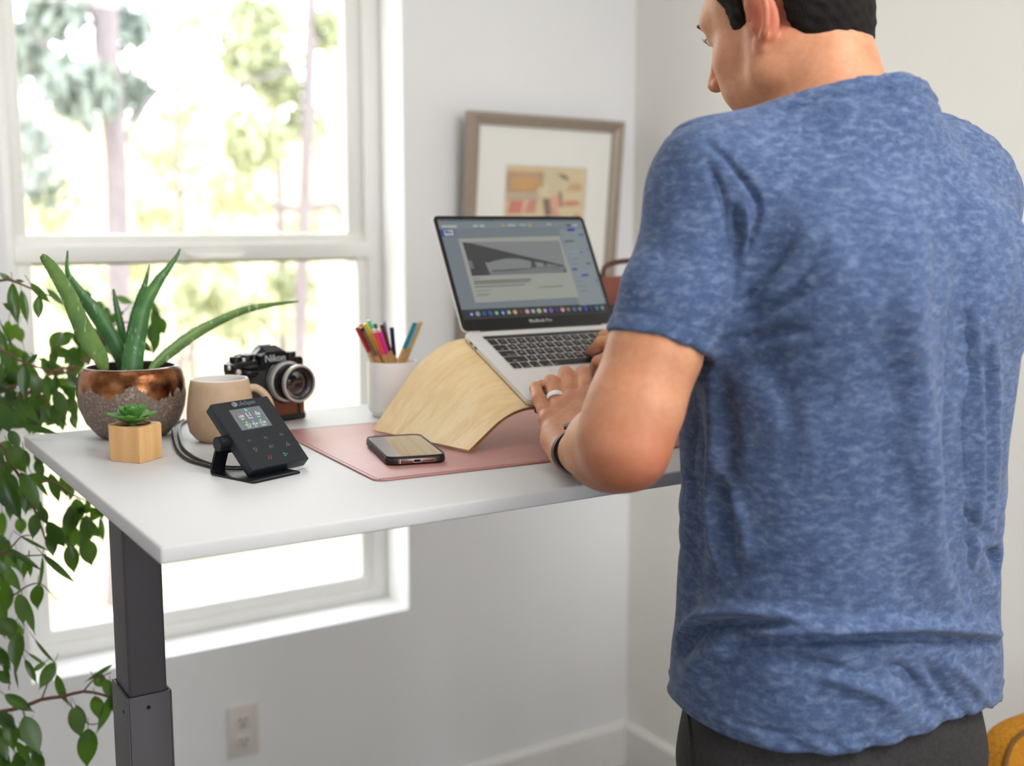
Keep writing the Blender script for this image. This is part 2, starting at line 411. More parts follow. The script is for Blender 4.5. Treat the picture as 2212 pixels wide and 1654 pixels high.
# ------------------------------------------------------------------ flat drawing helper
def homog(src, dst):
    A = []
    for (x, y), (u, v) in zip(src, dst):
        A.append([x, y, 1, 0, 0, 0, -u * x, -u * y, u]); A.append([0, 0, 0, x, y, 1, -v * x, -v * y, v])
    A = np.array(A, float); s = np.linalg.solve(A[:, :8], A[:, 8]); H = np.append(s, 1).reshape(3, 3)
    def f(x, y):
        q = H @ np.array([x, y, 1.0]); return q[0] / q[2], q[1] / q[2]
    return f
def frame3(o, u, v):
    """matrix of a flat face: x along u, y along v, z out of the face"""
    u = Vector(u).normalized(); v = Vector(v).normalized(); w = u.cross(v)
    return Matrix(((u.x, v.x, w.x, o[0]), (u.y, v.y, w.y, o[1]), (u.z, v.z, w.z, o[2]), (0, 0, 0, 1)))

# ------------------------------------------------------------------ standing desk
DX0, DX1, DY0, DY1 = 0.289, 1.52, 1.066, 1.751
desk = thing('standing_desk', 'white standing desk with a grey steel telescopic leg under the window', 'desk', ((DX0 + DX1) / 2, (DY0 + DY1) / 2, 0))
t = NT('desk_laminate'); f = t.noise(3, 3); t.base(t.ramp(f, [(0.3, lin('#cbcbcc')), (0.7, lin('#d1d1d1'))]), 0.45, spec=0.18)
b = MB(); b.box(((DX0 + DX1) / 2, (DY0 + DY1) / 2, DZ - .009), (DX1 - DX0, DY1 - DY0, .018), bev=.003, seg=3); b.build('tabletop', t.m, desk, world=True)
STEEL = mat('powder_coated_steel', '#4b484c', 0.5, var=.04, scale=300, bump=.08); STEELD = mat('steel_inner', '#403d41', 0.5, var=.04, scale=300, bump=.08)
HOLE = mat('hole_black', '#0b0b0c', 0.8)
for x in (0.353, 1.42):
    b = MB(); b.prism(rrect(.046, .066, .004), .60, DZ - .045, M=Matrix.Translation((x, 1.413, 0))); up_ = b.build('inner_column', STEELD, desk, world=True)
    b = MB()
    for (hw, hd, th) in ((.054, .075, .0035),):
        b.box((x - hw / 2 + th / 2, 1.413, .4745), (th, hd, .873), bev=.001); b.box((x + hw / 2 - th / 2, 1.413, .4745), (th, hd, .873), bev=.001)
        b.box((x, 1.413 - hd / 2 + th / 2, .4745), (hw - .002, th, .8728), bev=.001); b.box((x, 1.413 + hd / 2 - th / 2, .4745), (hw - .002, th, .8728), bev=.001)
    lg = b.build('outer_column', STEEL, desk, world=True)
    b = MB(); b.cyl((x - .002, 1.413 - .0372, .895), (x - .002, 1.413 - .0380, .895), .0026, seg=12); b.build('screw_hole', HOLE, lg, world=True)
    b = MB(); b.cyl((x - .0267, 1.413 - .018, .888), (x - .0275, 1.413 - .018, .888), .0026, seg=12); b.build('screw_hole', HOLE, lg, world=True)
    b = MB(); b.box((x, 1.41, .022), (.075, .62, .032), bev=.006); b.build('foot', STEEL, desk, world=True)
    b = MB(); b.box((x, 1.41, DZ - .033), (.07, .40, .03), bev=.003); b.build('top_bracket', STEEL, desk, world=True)
b = MB(); b.box((0.8865, 1.413, DZ - .033), (1.0, .05, .028), bev=.002); b.build('frame_rail', STEEL, desk, world=True)

# ------------------------------------------------------------------ leather mat
mt = thing('desk_mat', 'dusty pink leather desk mat with a stitched edge under the phone', 'desk mat', (.97, 1.367, DZ), math.radians(-3.6))
t = NT('pink_leather'); f = t.noise(7, 4); g = t.noise(900, 2)
t.base(t.ramp(f, [(0.3, lin('#b07a74')), (0.7, lin('#bd8983'))]), 0.42, spec=0.5); t.bump(g, .12, .0004)
b = MB(); b.prism(rrect(.76, .372, .014, 6), .0002, .0026, bev=.0008); b.build('leather_sheet', t.m, mt)
b = MB()
for (x0, y0, x1, y1) in ((-.376, -.182, .376, -.182), (-.376, .182, .376, .182), (-.376, -.178, -.376, .178)):
    n = int(math.hypot(x1 - x0, y1 - y0) / .0042)
    for i in range(n):
        k = (i + .5) / n; b.box((x0 + (x1 - x0) * k, y0 + (y1 - y0) * k, .0027), (.0026 if y0 == y1 else .0006, .0006 if y0 == y1 else .0026, .0005))
b.build('stitching', mat('thread', '#7d5350', .8), mt)

# ------------------------------------------------------------------ phone
ph = thing('smartphone', 'smartphone in a black case lying on the pink desk mat', 'phone', (.680, 1.330, DZ + .0028), math.radians(-15))
CASE = mat('phone_case_black', '#1b1a1d', .45, var=.1)
pw, pl_ = .0765, .150
b = MB(); b.prism(rrect(pw, pl_, .0125, 7), 0, .0102, bev=.0035, seg=4); b.build('case', CASE, ph)
t = NT('phone_glass'); t.base((.012, .012, .014), .03, spec=.9)
t.b.inputs['Coat Weight'].default_value = 1.0; t.b.inputs['Coat Roughness'].default_value = .0; t.b.inputs['Coat IOR'].default_value = 2.3
b = MB(); b.prism(rrect(pw - .006, pl_ - .0065, .010, 7), .0085, .01045, bev=.0002, seg=1); b.build('screen', t.m, ph)
b = MB(); b.prism(rrect(pw - .0035, pl_ - .0035, .0115, 7), .009, .0109); 
b.bm.free(); b = MB()
ring = rrect(pw - .001, pl_ - .001, .012, 7); inn = rrect(pw - .005, pl_ - .0055, .0105, 7)
b.grid([[(x, y, .0100) for x, y in ring], [(x * .99, y * .995, .0111) for x, y in ring], [(x, y, .0111) for x, y in inn], [(x, y, .0100) for x, y in inn]], closed_u=True)
b.build('case_rim', CASE, ph)
b = MB(); b.box((0, -pl_ / 2 + .0002, .0050), (.049, .0012, .0058), bev=.0004); po = b.build('end_plate', mat('rose_steel', '#8b6f68', .3, 1.0), ph)
b = MB(); b.prism(rrect(.009, .0032, .0015), 0, .0006, M=Matrix.Translation((0, -pl_ / 2 - .0003, .0050)) @ Matrix.Rotation(math.radians(90), 4, 'X')); b.build('charging_port', HOLE, po)
b = MB(); b.grid([[(x, -pl_ / 2 - .0007, z + .0050) for x, z in rrect(.0104, .0044, .002)], [(x, -pl_ / 2 - .0007, z + .0050) for x, z in rrect(.009, .0032, .0015)]], closed_u=True); b.build('port_rim', mat('rose_steel_light', '#c9b4ac', .3, 1.0), po)
b = MB()
for i in range(6):
    for s in (-1, 1): b.cyl((s * (.0085 + i * .0022), -pl_ / 2 - .0003, .0050), (s * (.0085 + i * .0022), -pl_ / 2 - .0008, .0050), .0006, seg=8)
b.build('speaker_hole', HOLE, po)
b = MB(); b.box((-.0215, -pl_ / 2 - .0003, .0050), (.0009, .0006, .0056)); b.build('antenna_line', mat('antenna_white', '#d8d2cd', .5), po)
b = MB(); b.box((-pw / 2 - .0003, .033, .006), (.0012, .008, .002), bev=.0004); b.box((-pw / 2 - .0003, .046, .006), (.0012, .008, .002), bev=.0004); b.build('volume_button', CASE, ph)
b = MB(); b.cyl((-pw / 2 + .0004, .057, .006), (-pw / 2 - .0004, .057, .006), .0014, seg=10); b.build('mute_switch', mat('rose_steel', ''), ph)

# ------------------------------------------------------------------ treadmill console
th = math.radians(19.93)
con = thing('desk_console', 'tilted black touch console with a small lit screen beside the beige mug', 'console', (.456, 1.274, DZ), th)
NAVY = mat('console_housing', '#1c232c', .38, var=.05, spec=.4)
t = NT('console_face'); t.base(lin('#1b2027'), .30, spec=.55); FACE = t.m
pa = math.radians(43.73); pwid, phei, pth = .088, .1033, .0143
O3 = Vector((.0118, .0149, .012)); U3 = Vector((1, 0, 0)); V3 = Vector((0, math.cos(pa), math.sin(pa)))
PM = frame3(O3, U3, V3)                                     # face plane, origin bottom left
b = MB(); b.prism([(x + pwid / 2, y + phei / 2) for x, y in rrect(pwid, phei, .0012, 2)], -pth, 0, bev=.0012, seg=2, M=PM); panel = b.build('housing', NAVY, con)
b = MB(); b.prism([(x + pwid / 2, y + phei / 2) for x, y in rrect(pwid - .002, phei - .002, .001, 2)], 0, .0004, M=PM); face = b.build('touch_face', FACE, con)
Hc = homog([(195, 235), (1110, 120), (1800, 1140), (905, 1325)], [(0, phei), (pwid, phei), (pwid, 0), (0, 0)])
b = MB(); scr = [Hc(*q) for q in ((495, 348), (985, 282), (1198, 598), (712, 678))]
x0 = min(p[0] for p in scr); x1 = max(p[0] for p in scr); y0 = min(p[1] for p in scr); y1 = max(p[1] for p in scr)
b.prism([(x0, y0), (x1, y0), (x1, y1), (x0, y1)], .0004, .0006, M=PM); b.build('lcd_screen', emis('lcd_grey', '#70767a', .9), con)
INKW = emis('ink_white', '#e8ecee', .95); INKG = emis('ink_grey', '#9aa0a6', .5)
def ctext(s, zx, zy, h, m, bold=0.0, nm='marking'):
    x, y = Hc(zx, zy); text_mesh(nm, s, h, PM @ Matrix.Translation((x, y, .0008)), m, con, .00005, bold=bold)
def cpoly(pts, m, z=.0007, nm='icon'):
    b = MB(); q = [Hc(*p) for p in pts]
    b.prism(q, z, z + .0002, M=PM); b.build(nm, m, con, smooth=False)
ctext('LifeSpan', 768, 234, .0086, INKG, nm='logo_text')
b = MB(); lx, ly = Hc(580, 253); b.prism([(lx + .0036 * math.cos(a), ly + .0036 * math.sin(a)) for a in np.linspace(0, 2 * math.pi, 24, endpoint=False)], .0004, .0008, M=PM); b.build('logo_disc', emis('logo_pale', '#b4b9be', .55), con)
ctext('L', lx * 0 + 566, 248, .0056, NAVY, .0002, 'logo_letter'); 
for s, zx, zy, h in (('109', 695, 455, .0056), ('L1', 815, 422, .0084), ('100', 955, 412, .0056), ('10.2', 806, 588, .0051), ('10.6', 918, 570, .0051), ('12:30', 1038, 552, .0051)): ctext(s, zx, zy, h, INKW, 0, 'reading')
for s, zx, zy in (('bpm', 722, 492), ('Resist.', 850, 474), ('kcal', 977, 455), ('km/h', 832, 625), ('km', 938, 606), ('mm:ss', 1060, 588)): ctext(s, zx, zy, .0030, INKW, 0, 'unit')
def disc(zx, zy, r, m, n=12, rot=0.0, nm='icon'):
    x, y = Hc(zx, zy); b = MB(); b.prism([(x + r * math.cos(a + rot), y + r * math.sin(a + rot)) for a in np.linspace(0, 2 * math.pi, n, endpoint=False)], .0006, .0009, M=PM); b.build(nm, m, con, smooth=False)
disc(663, 410, .0014, emis('icon_red', '#e0584f', .9)); disc(925, 378, .0016, emis('icon_yellow', '#d8e04a', .9), 3, math.pi / 2)
disc(780, 545, .0013, emis('icon_lime', '#9be04a', .9)); disc(886, 528, .0014, emis('icon_blue', '#5aa8e0', .9)); disc(1005, 510, .0014, emis('icon_aqua', '#4fe0c0', .9))
b = MB(); fx, fy = Hc(768, 352); b.prism([(fx - .0010, fy - .0012), (fx + .0018, fy - .0012), (fx + .0015, fy + .0003), (fx + .0004, fy + .0008), (fx + .0002, fy + .0032), (fx - .0010, fy + .0032)], .0006, .0009, M=PM); b.build('icon', emis('icon_cyan', '#4fd8e6', 1.0), con, smooth=False)
ARC = emis('arc_teal', '#7fc4c0', .6)
for sgn in (-1, 1):
    cx_, cy_ = (x0 + x1) / 2, (y0 + y1) / 2; b = MB(); R_ = (x1 - x0) * .47
    pts = [(cx_ + sgn * R_ * math.cos(a), cy_ + R_ * math.sin(a)) for a in np.linspace(-.62, .62, 14)]
    b.tube([(p[0], p[1], .0007) for p in pts if y0 < p[1] < y1], .00022, 5, M=PM); b.build('ring_segment', ARC, con)
for s, zx, zy in (('P1', 838, 848), ('P2', 1098, 800), ('P3', 1350, 755), ('SET', 1192, 945)): ctext(s, zx, zy, .0054, INKG, 0, 'key_marking')
def outline(pts, m, nm):
    b = MB(); n = len(pts); q = [(*Hc(*p), .0006) for p in pts]
    for i in range(n): b.tube([q[i], q[(i + 1) % n]], .00025, 5, M=PM)
    b.build(nm, m, con)
outline([(895, 968), (955, 965), (955, 1025)], INKG, 'down_key'); outline([(1428, 876), (1488, 918), (1437, 934)], INKG, 'up_key')
outline([(1380, 1046), (1443, 1060), (1418, 1100)], emis('ink_green', '#2fc79a', .8), 'play_key')
b = MB(); RED = emis('ink_red', '#cf4a3e', .8)
for a_, c_ in (((1140, 1090), (1165, 1150)), ((1175, 1084), (1202, 1145))): b.tube([(*Hc(*a_), .0006), (*Hc(*c_), .0006)], .0003, 5, M=PM)
b.build('pause_key', RED, con)
BLK = mat('stand_metal_black', '#14171b', .35, .2, spec=.5)
b = MB(); b.prism([(x + .036, y + .0395) for x, y in rrect(.074, .080, .004, 4)], 0, .0028, bev=.0008); base_ = b.build('base_plate', BLK, con)
# upright: bent sheet with a round cut-out, rising from the rear edge to the barrel
b = MB(); prof = [(.0785, .0015), (.0795, .004), (.0775, .012), (.072, .026), (.0665, .038)]
L_, R2 = .0, .072
def cut(k): return .012 + .048 * 0
rows_o = []
for (v, z) in prof: rows_o.append([(u, v, z) for u in np.linspace(L_, .020, 6)])
b.grid(rows_o); b.grid([[(u + .052, v, z) for u, v, z in r] for r in rows_o])
b.grid([[(u, v, z) for u in np.linspace(.018, .054, 8)] for v, z in prof[-2:]])
b.solid(.0028); b.build('upright', BLK, con)
b = MB(); b.cyl((-.001, .0625, .0395), (.073, .0625, .0395), .0088, seg=32); bar = b.build('hinge_barrel', BLK, con)
b = MB(); b.lathe([(0, 0), (.0074, 0), (.0074, .0006), (.0066, .0009), (.0064, .0005), (0, .0005)], 28, M=Matrix.Translation((-.001, .0625, .0395)) @ Matrix.Rotation(math.radians(-90), 4, 'Y')); b.build('barrel_cap', mat('cap_black', '#1e2227', .3, .2), con)
text_mesh('barrel_letter', 'L', .008, Matrix.Translation((-.0021, .0625, .0395)) @ Matrix(((0, 0, -1, 0), (-1, 0, 0, 0), (0, 1, 0, 0), (0, 0, 0, 1))), mat('cap_mark', '#3a4047', .4), con, .0001)
CAB = mat('cable_black', '#17181a', .45)
for k, pts in enumerate(([(385, 938), (392, 962), (415, 985), (450, 1000), (485, 1008), (540, 1010)], [(374, 938), (380, 965), (402, 990), (440, 1003), (485, 1013), (545, 1014)])):
    q = [on_z(x, y, DZ + .0026) for x, y in pts]
    q = ([np.array([.515, 1.742, DZ + .0026]), np.array([.485, 1.69, DZ + .0026])] if k else [np.array([.523, 1.740, DZ + .0026]), np.array([.492, 1.685, DZ + .0026])]) + q[1:]
    iv = con.matrix_basis.inverted() if False else (Matrix.Translation(con.location) @ Euler((0, 0, th)).to_matrix().to_4x4()).inverted()
    b = MB(); b.tube([iv @ Vector(p) for p in bez(q, 40)], .0022, 10); b.build('cable', CAB, con)

# ------------------------------------------------------------------ mug
mug = thing('coffee_mug', 'beige ceramic mug with a white inside behind the console', 'mug', (.5145, 1.562, DZ))
t = NT('mug_glaze'); f = t.noise(60, 4); t.base(t.ramp(f, [(0.3, lin('#b89c80')), (0.7, lin('#c4a98d'))]), .48, spec=.4); GLZ = t.m
b = MB(); b.lathe([(0, .0005), (.030, .0005), (.0305, .003), (.035, .0045), (.0425, .014), (.0455, .028), (.0455, .042), (.0435, .060), (.041, .078), (.0392, .0855), (.0386, .0862)], 64); b.build('body', GLZ, mug)
b = MB(); b.lathe([(.0388, .0860), (.0378, .0868), (.0366, .0858), (.039, .070), (.042, .035), (.034, .010), (0, .007)], 64); b.build('glazed_inside', mat('mug_white', '#eeebe7', .25, var=.01), mug)
dr = Vector((.97, -.24, 0)).normalized()
q = [dr * .0405 + Vector((0, 0, .0715)), dr * .050 + Vector((0, 0, .0705)), dr * .0605 + Vector((0, 0, .062)), dr * .0675 + Vector((0, 0, .049)), dr * .0680 + Vector((0, 0, .036)), dr * .062 + Vector((0, 0, .025)), dr * .052 + Vector((0, 0, .019)), dr * .042 + Vector((0, 0, .0175))]
b = MB(); b.tube(bez(q, 36), .0066, 14, flat=.8); b.build('handle', GLZ, mug)

# ------------------------------------------------------------------ pen cup and pens
CUPC = (.811, 1.624)
cup = thing('pen_cup', 'white ceramic cup holding coloured pencils beside the wooden laptop stand', 'pen cup', (*CUPC, DZ))
b = MB(); b.lathe([(0, .0004), (.030, .0004), (.0318, .001), (.0335, .0045), (.0345, .006), (.0375, .0085), (.0388, .013), (.0388, .084), (.0380, .0862), (.0368, .0862), (.0358, .084), (.0355, .012), (0, .010)], 64); b.build('cup_body', mat('cup_glaze', '#f4f3f1', .42, var=.01), cup)
WOODP = mat('pencil_wood', '#c99f6a', .5, var=.1, scale=90)
PENS = [((770, 707), (797, 760), '#b3312f', 1.616, None, 'red pencil at the left edge of the white cup'),
    ((778, 699), (803, 752), '#d99a2b', 1.634, None, 'orange pencil behind the red and brown pencils in the white cup'),
    ((781, 707), (812.6, 768), '#7c584c', 1.610, '#141320', 'brown pencil with a black and white tip in the white cup'),
    ((788, 699), (815.5, 756), '#d9c62b', 1.622, None, 'yellow pencil behind the brown pencil in the white cup'),
    ((796, 692), (818, 750), '#6fc99a', 1.640, None, 'pale green pencil standing tallest at the back of the cup'),
    ((810, 699), (818, 755), '#1f7a45', 1.644, None, 'dark green pencil behind the coral pencil in the white cup'),
    ((807, 711), (828.5, 766), '#f0405a', 1.606, '#f0c9c4', 'coral red pencil with a pale end beside the magenta pencil'),
    ((817, 710), (836, 764), '#de2f9c', 1.612, '#efc6df', 'magenta pencil with a pale end between coral and maroon'),
    ((824, 700), (842, 757), '#641c20', 1.618, None, 'maroon pencil beside the magenta pencil in the cup'),
    ((829, 695), (838, 752), '#8b90b8', 1.640, None, 'lavender pencil mostly hidden behind the maroon pencil'),
    ((846, 707), (851, 766), '#11174e', 1.630, None, 'dark navy pencil standing upright alone in the cup'),
    ((895, 697), (873, 753), '#187c8e', 1.612, None, 'teal pencil leaning right in the white cup'),
    ((901, 697), (879, 752), '#8db4c6', 1.622, None, 'pale blue pencil between the teal and tan pencils'),
    ((909, 695), (886, 752), '#e0b96a', 1.628, None, 'tan pencil leaning farthest right in the white cup')]
for tp, jt, colr, yy, cap, lab in PENS:
    A = Vector(on_y(*tp, yy)); J = Vector(on_y(*jt, yy)); d = (J - A).normalized()
    yb = CUPC[1] + (yy - CUPC[1]) * .7
    B = A + d * ((A.z - DZ - .0145) / -d.z); B.y = yb
    rr_ = math.hypot(B.x - CUPC[0], B.y - CUPC[1]); lim = .027
    if rr_ > lim: B.x = CUPC[0] + (B.x - CUPC[0]) * lim / rr_; B.y = CUPC[1] + (B.y - CUPC[1]) * lim / rr_
    r = thing('colored_pencil', lab, 'pencil', B, group='coloured pencils in the white cup')
    J = A + (B - A) * ((A.z - J.z) / (A.z - B.z))
    b = MB(); b.cyl(B, J, .0030, .0033, seg=6); b.build('wood_shaft', WOODP, r, world=True)
    top = A if not cap else A + (J - A) * .12
    b = MB(); b.cyl(J, top, .0035, .0035, seg=6); b.build('painted_sleeve', mat('paint_' + colr[1:], colr, .4), r, world=True)
    if cap: b = MB(); b.cyl(top, A, .0035, .003, seg=6); b.build('end_dip', mat('dip_' + cap[1:], cap, .5), r, world=True)

# ------------------------------------------------------------------ film camera
fc = thing('film_camera', 'black vintage film camera with silver lens rings and a brown leather half case', 'camera', (.620, 1.672, DZ), math.radians(12))
CBLK = mat('camera_black', '#131214', .32, .3, var=.1, spec=.5); CGRIP = mat('camera_leatherette', '#1a1818', .6, var=.2, scale=200, bump=.4)
CCHR = mat('camera_chrome', '#d6d2ce', .34, .55, var=.03); CLEA = mat('half_case_leather', '#7a3c1e', .5, var=.14, scale=60, bump=.1)
RX = Matrix.Rotation(math.radians(90), 4, 'X')
def fprism(poly, ya, yb, bev=0, m=None, nm='', par=None, z=0.0):
    """poly in x,z seen from the front; ya (front) .. yb (rear)"""
    b = MB(); b.prism(poly, 0, yb - ya, bev=bev, M=Matrix.Translation((0, yb, z)) @ RX); return b.build(nm, m, par or fc)
fprism([(x, z + .0055) for x, z in rrect(.122, .010, .003, 4)], -.0185, .0185, .0015, mat('case_base', '#151213', .5), 'case_base')
fprism([(x, z + .0225) for x, z in rrect(.121, .032, .004, 4)], -.0175, .0175, .003, CLEA, 'leather_half_case')
b = MB(); b.box((.049, -.0178, .0225), (.006, .0016, .030), bev=.0006); b.build('case_strap', mat('case_base', ''), fc)
fprism([(x, z + .058) for x, z in rrect(.122, .050, .006, 4)], -.0155, .0155, .004, CGRIP, 'body')
fprism([(-.061, .080), (.061, .080), (.061, .093), (.057, .097), (.026, .0975), (-.018, .0975), (-.055, .096), (-.061, .092)], -.0150, .0150, .0018, CBLK, 'top_plate')
pent = [(-.021, .092), (.029, .092), (.028, .104), (.016, .1165), (-.006, .1165), (-.018, .105)]
b = MB(); fr_ = [(x + .001, -.0215, z) for x, z in [(-.020, .090), (.030, .090), (.030, .103), (.022, .1085), (-.010, .1085), (-.019, .103)]]; md_ = [(x, -.006, z) for x, z in pent]; bk_ = [(x * .8 + .001, .016, z - .002) for x, z in pent]
b.grid([fr_, md_, bk_], closed_u=True); b.bm.faces.new([b.bm.verts.new(p) for p in fr_][::-1]); b.bm.faces.new([b.bm.verts.new(p) for p in bk_])
bmesh.ops.remove_doubles(b.bm, verts=b.bm.verts[:], dist=1e-5); bmesh.ops.recalc_face_normals(b.bm, faces=b.bm.faces[:]); b.build('prism_housing', CBLK, fc, smooth=False)
text_mesh('brand_lettering', 'Nikon', .0145, Matrix.Translation((.0060, -.0222, .0985)) @ RX, emis('letter_white', '#ffffff', .25), fc, .0003, bold=.0002)
b = MB(); b.box((.002, .004, .1175), (.018, .014, .0022), bev=.0006); b.build('hot_shoe', CCHR, fc)
LX, LZ = .0245, .0620
def ring(nm, prof, m, seg=56):
    b = MB(); b.lathe(prof, seg, M=Matrix.Translation((LX, -.0150, LZ)) @ RX); return b.build(nm, m, fc)
ring('mirror_box_front', [(.0, -.002), (.034, -.002), (.034, .003), (.031, .005), (0, .005)], CBLK)
ring('mount_ring', [(.0305, .003), (.0310, .010), (.0300, .0135), (.0275, .0140), (.0270, .004)], CCHR)
ring('aperture_ring', [(.0275, .010), (.0275, .019), (.0262, .0205), (.0262, .022)], CBLK)
b = MB()
for k in range(40):
    a = 2 * math.pi * k / 40; b.box((.0272 * math.cos(a), .0272 * math.sin(a), .029), (.0022, .0024, .013), rot=(0, 0, a), bev=.0004, seg=1, M=Matrix.Translation((LX, -.0150, LZ)) @ RX)
b.lathe([(.0262, .020), (.0270, .0225), (.0270, .0355), (.0262, .037)], 48, M=Matrix.Translation((LX, -.0150, LZ)) @ RX); b.build('focus_ring', CBLK, fc)
ring('front_ring', [(.0262, .0365), (.0280, .0375), (.0283, .0425), (.0276, .0440), (.0252, .0440), (.0245, .0425), (.0244, .038)], CCHR)
ring('inner_barrel', [(.0246, .0425), (.0235, .0395), (.0180, .0370), (.0172, .0345)], mat('barrel_black', '#0c0b0c', .4))
t = NT('lens_glass'); t.base(t.ramp(t.noise(60, 1), [(.35, lin('#0d0a10')), (.65, lin('#2a1712'))]), .04, spec=.9); t.b.inputs['Coat Weight'].default_value = 1
ring('front_element', [(.0178, .0350), (.012, .0372), (.006, .0384), (0, .0388)], t.m)
for k, s in enumerate('NIKKOR-H Auto 1:2 f=50mm'):
    a = math.radians(205 + k * 5.6) if True else 0
    text_mesh('lens_lettering', s, .0035, Matrix.Translation((LX, -.0150, LZ)) @ RX @ Matrix.Translation((.0207 * math.cos(a), .0207 * math.sin(a), .0386)) @ Matrix.Rotation(a + math.pi / 2, 4, 'Z'), mat('letter_grey', '#cfcac6', .5), fc, .0001) if s != ' ' else None
def dial(nm, x, y, z, r, h, m, M=None):
    b = MB(); b.lathe([(0, 0), (r, 0), (r, h * .85), (r * .93, h), (0, h)], 32, (x, y, z)); 
    for k in range(24):
        a = 2 * math.pi * k / 24; b.box((x + r * math.cos(a), y + r * math.sin(a), z + h * .42), (.0008, .0008, h * .7), rot=(0, 0, a))
    return b.build(nm, m, fc)
dial('shutter_speed_dial', -.029, .001, .0975, .0095, .0075, CBLK); dial('film_advance_hub', -.048, .001, .0960, .0085, .0075, CBLK); dial('rewind_knob', .046, .001, .0970, .0095, .0070, CBLK)
b = MB(); b.tube(bez([(-.048, .002, .1045), (-.038, .010, .1045), (-.022, .012, .1040), (-.012, .012, .1035)], 12), .0018, 8); b.build('advance_lever', CCHR, fc)
b = MB(); b.cyl((-.040, -.009, .096), (-.040, -.009, .1015), .0028, seg=16); b.build('shutter_button', CCHR, fc)
b = MB(); b.ell((-.036, -.0175, .080), (.0145, .0105, .008), 24, 14); b.lathe([(.0, .002), (.011, .002), (.0115, .0045), (.010, .006), (0, .006)], 28, (-.036, -.019, .0845)); b.build('metering_grip', CBLK, fc)
b = MB(); b.lathe([(0, 0), (.0042, 0), (.0042, .003), (.003, .0045), (0, .005)], 20, M=Matrix.Translation((-.054, -.0150, .082)) @ RX); b.build('self_timer_knob', CCHR, fc)
b = MB(); b.ell((-.0615, -.004, .088), (.003, .003, .004)); b.build('strap_lug', CCHR, fc)
# ------------------------------------------------------------------ laptop on a bent plywood stand
LS = 0.92; LW, LD, LT = .304 * LS, .212 * LS, .0149 * LS
psi, al, be = -0.01546, 0.40997, 1.06307
LO = Vector((.927 * LS, 1.60076 * LS, CZ + (1.30531 - CZ) * LS))          # rear left corner of the keyboard face
uu = Vector((math.cos(psi), math.sin(psi), 0)); bk = Vector((-math.sin(psi), math.cos(psi), 0)); zz = Vector((0, 0, 1))
frd = -bk * math.cos(al) - zz * math.sin(al); lidd = bk * math.cos(be) + zz * math.sin(be)
lap = thing('laptop', 'open silver laptop showing a slide with a bridge picture on the wooden stand', 'laptop', LO + frd * (LD / 2) + uu * (LW / 2))
BMt = frame3(LO + frd * LD, uu, -frd)                      # base face: x right, y to the hinge, z up out of the keys
LMt = frame3(LO + bk * .003, uu, lidd)                      # lid face: x right, y up, z toward the user
ALU = mat('laptop_aluminium', '#dedddb', .42, .15, var=.01, spec=.5); ALUD = mat('laptop_edge', '#8d8b8a', .4, .8)
def L2(b, nm, m, par=lap, smooth=True): return b.build(nm, m, par, world=True, smooth=smooth)
b = MB(); b.prism([(x + LW / 2, y + LD / 2) for x, y in rrect(LW, LD, .010 * LS, 7)], -LT * .62, 0, bev=.0014, seg=3, M=BMt); base = L2(b, 'base', ALU)
for fx_ in (.02, LW - .02):
    for fy_ in (.02, LD - .02): b = MB(); b.cyl((fx_, fy_, -LT * .62 - .0016), (fx_, fy_, -LT * .6), .006, seg=20, M=BMt); L2(b, 'rubber_foot', mat('rubber_black', '#17171a', .7), base)
b = MB(); b.box((LW / 2, -.0002, -.0022), (.034, .001, .002), M=BMt); L2(b, 'finger_notch', ALUD, base)
b = MB()
for k in (.026, .040): b.prism(rrect(.0085, .0028, .0013), -.0002, .0004, M=BMt @ Matrix.Translation((0, LD - k, -LT * .32)) @ Matrix(((0, 0, -1, 0), (-1, 0, 0, 0), (0, 1, 0, 0), (0, 0, 0, 1))))
L2(b, 'port', HOLE, base)
# keyboard
KEY = mat('key_black', '#1d1b1c', .5, var=.08); WELL = mat('key_well', '#cfc8c6', .5)
kx0, kx1 = .0245 * LS, LW - .0245 * LS; pitch = (kx1 - kx0) / 14.5; kyt = LD - .018 * LS
b = MB(); b.box(((kx0 + kx1) / 2, kyt - .0525 * LS, .0001), (kx1 - kx0 + .002, .107 * LS, .0003), M=BMt); kb = L2(b, 'keyboard', WELL)
b = MB(); b.box(((kx0 + kx1) / 2, kyt - .0045 * LS, .0006), (kx1 - kx0, .0095 * LS, .0008), bev=.0002, M=BMt); L2(b, 'touch_bar', mat('touch_bar_glass', '#121214', .12, spec=.8), kb)
rows = [('`1234567890-=', [1] * 13 + [1.5]), ('\tQWERTYUIOP[]\\', [1.5] + [1] * 13), ('\x00ASDFGHJKL;\'', [1.8] + [1] * 11 + [1.7]), ('\x00ZXCVBNM,./', [2.3] + [1] * 10 + [2.2]), ('', [1, 1, 1, 1.25, 5, 1.25, 1, 1, 1, 1])]
rh = .0187 * LS; LEG = mat('legend_white', '#d9d6d4', .5); legends = []
for ri, (chs, ws) in enumerate(rows):
    x = kx0; tot = sum(ws); sc = (kx1 - kx0) / tot; y = kyt - .0105 * LS - rh * (ri + .5)
    for ki, w_ in enumerate(ws):
        kw = w_ * sc
        b = MB(); b.prism([(px_ + x + kw / 2, py_ + y) for px_, py_ in rrect(kw - .0026 * LS, rh - .0026 * LS, .0012, 2)], .0002, .0012, bev=.0003, seg=1, M=BMt); L2(b, 'key', KEY, kb)
        if ki < len(chs) and chs[ki] > ' ': legends.append((chs[ki], x + kw / 2, y, .0060 * LS))
        x += kw
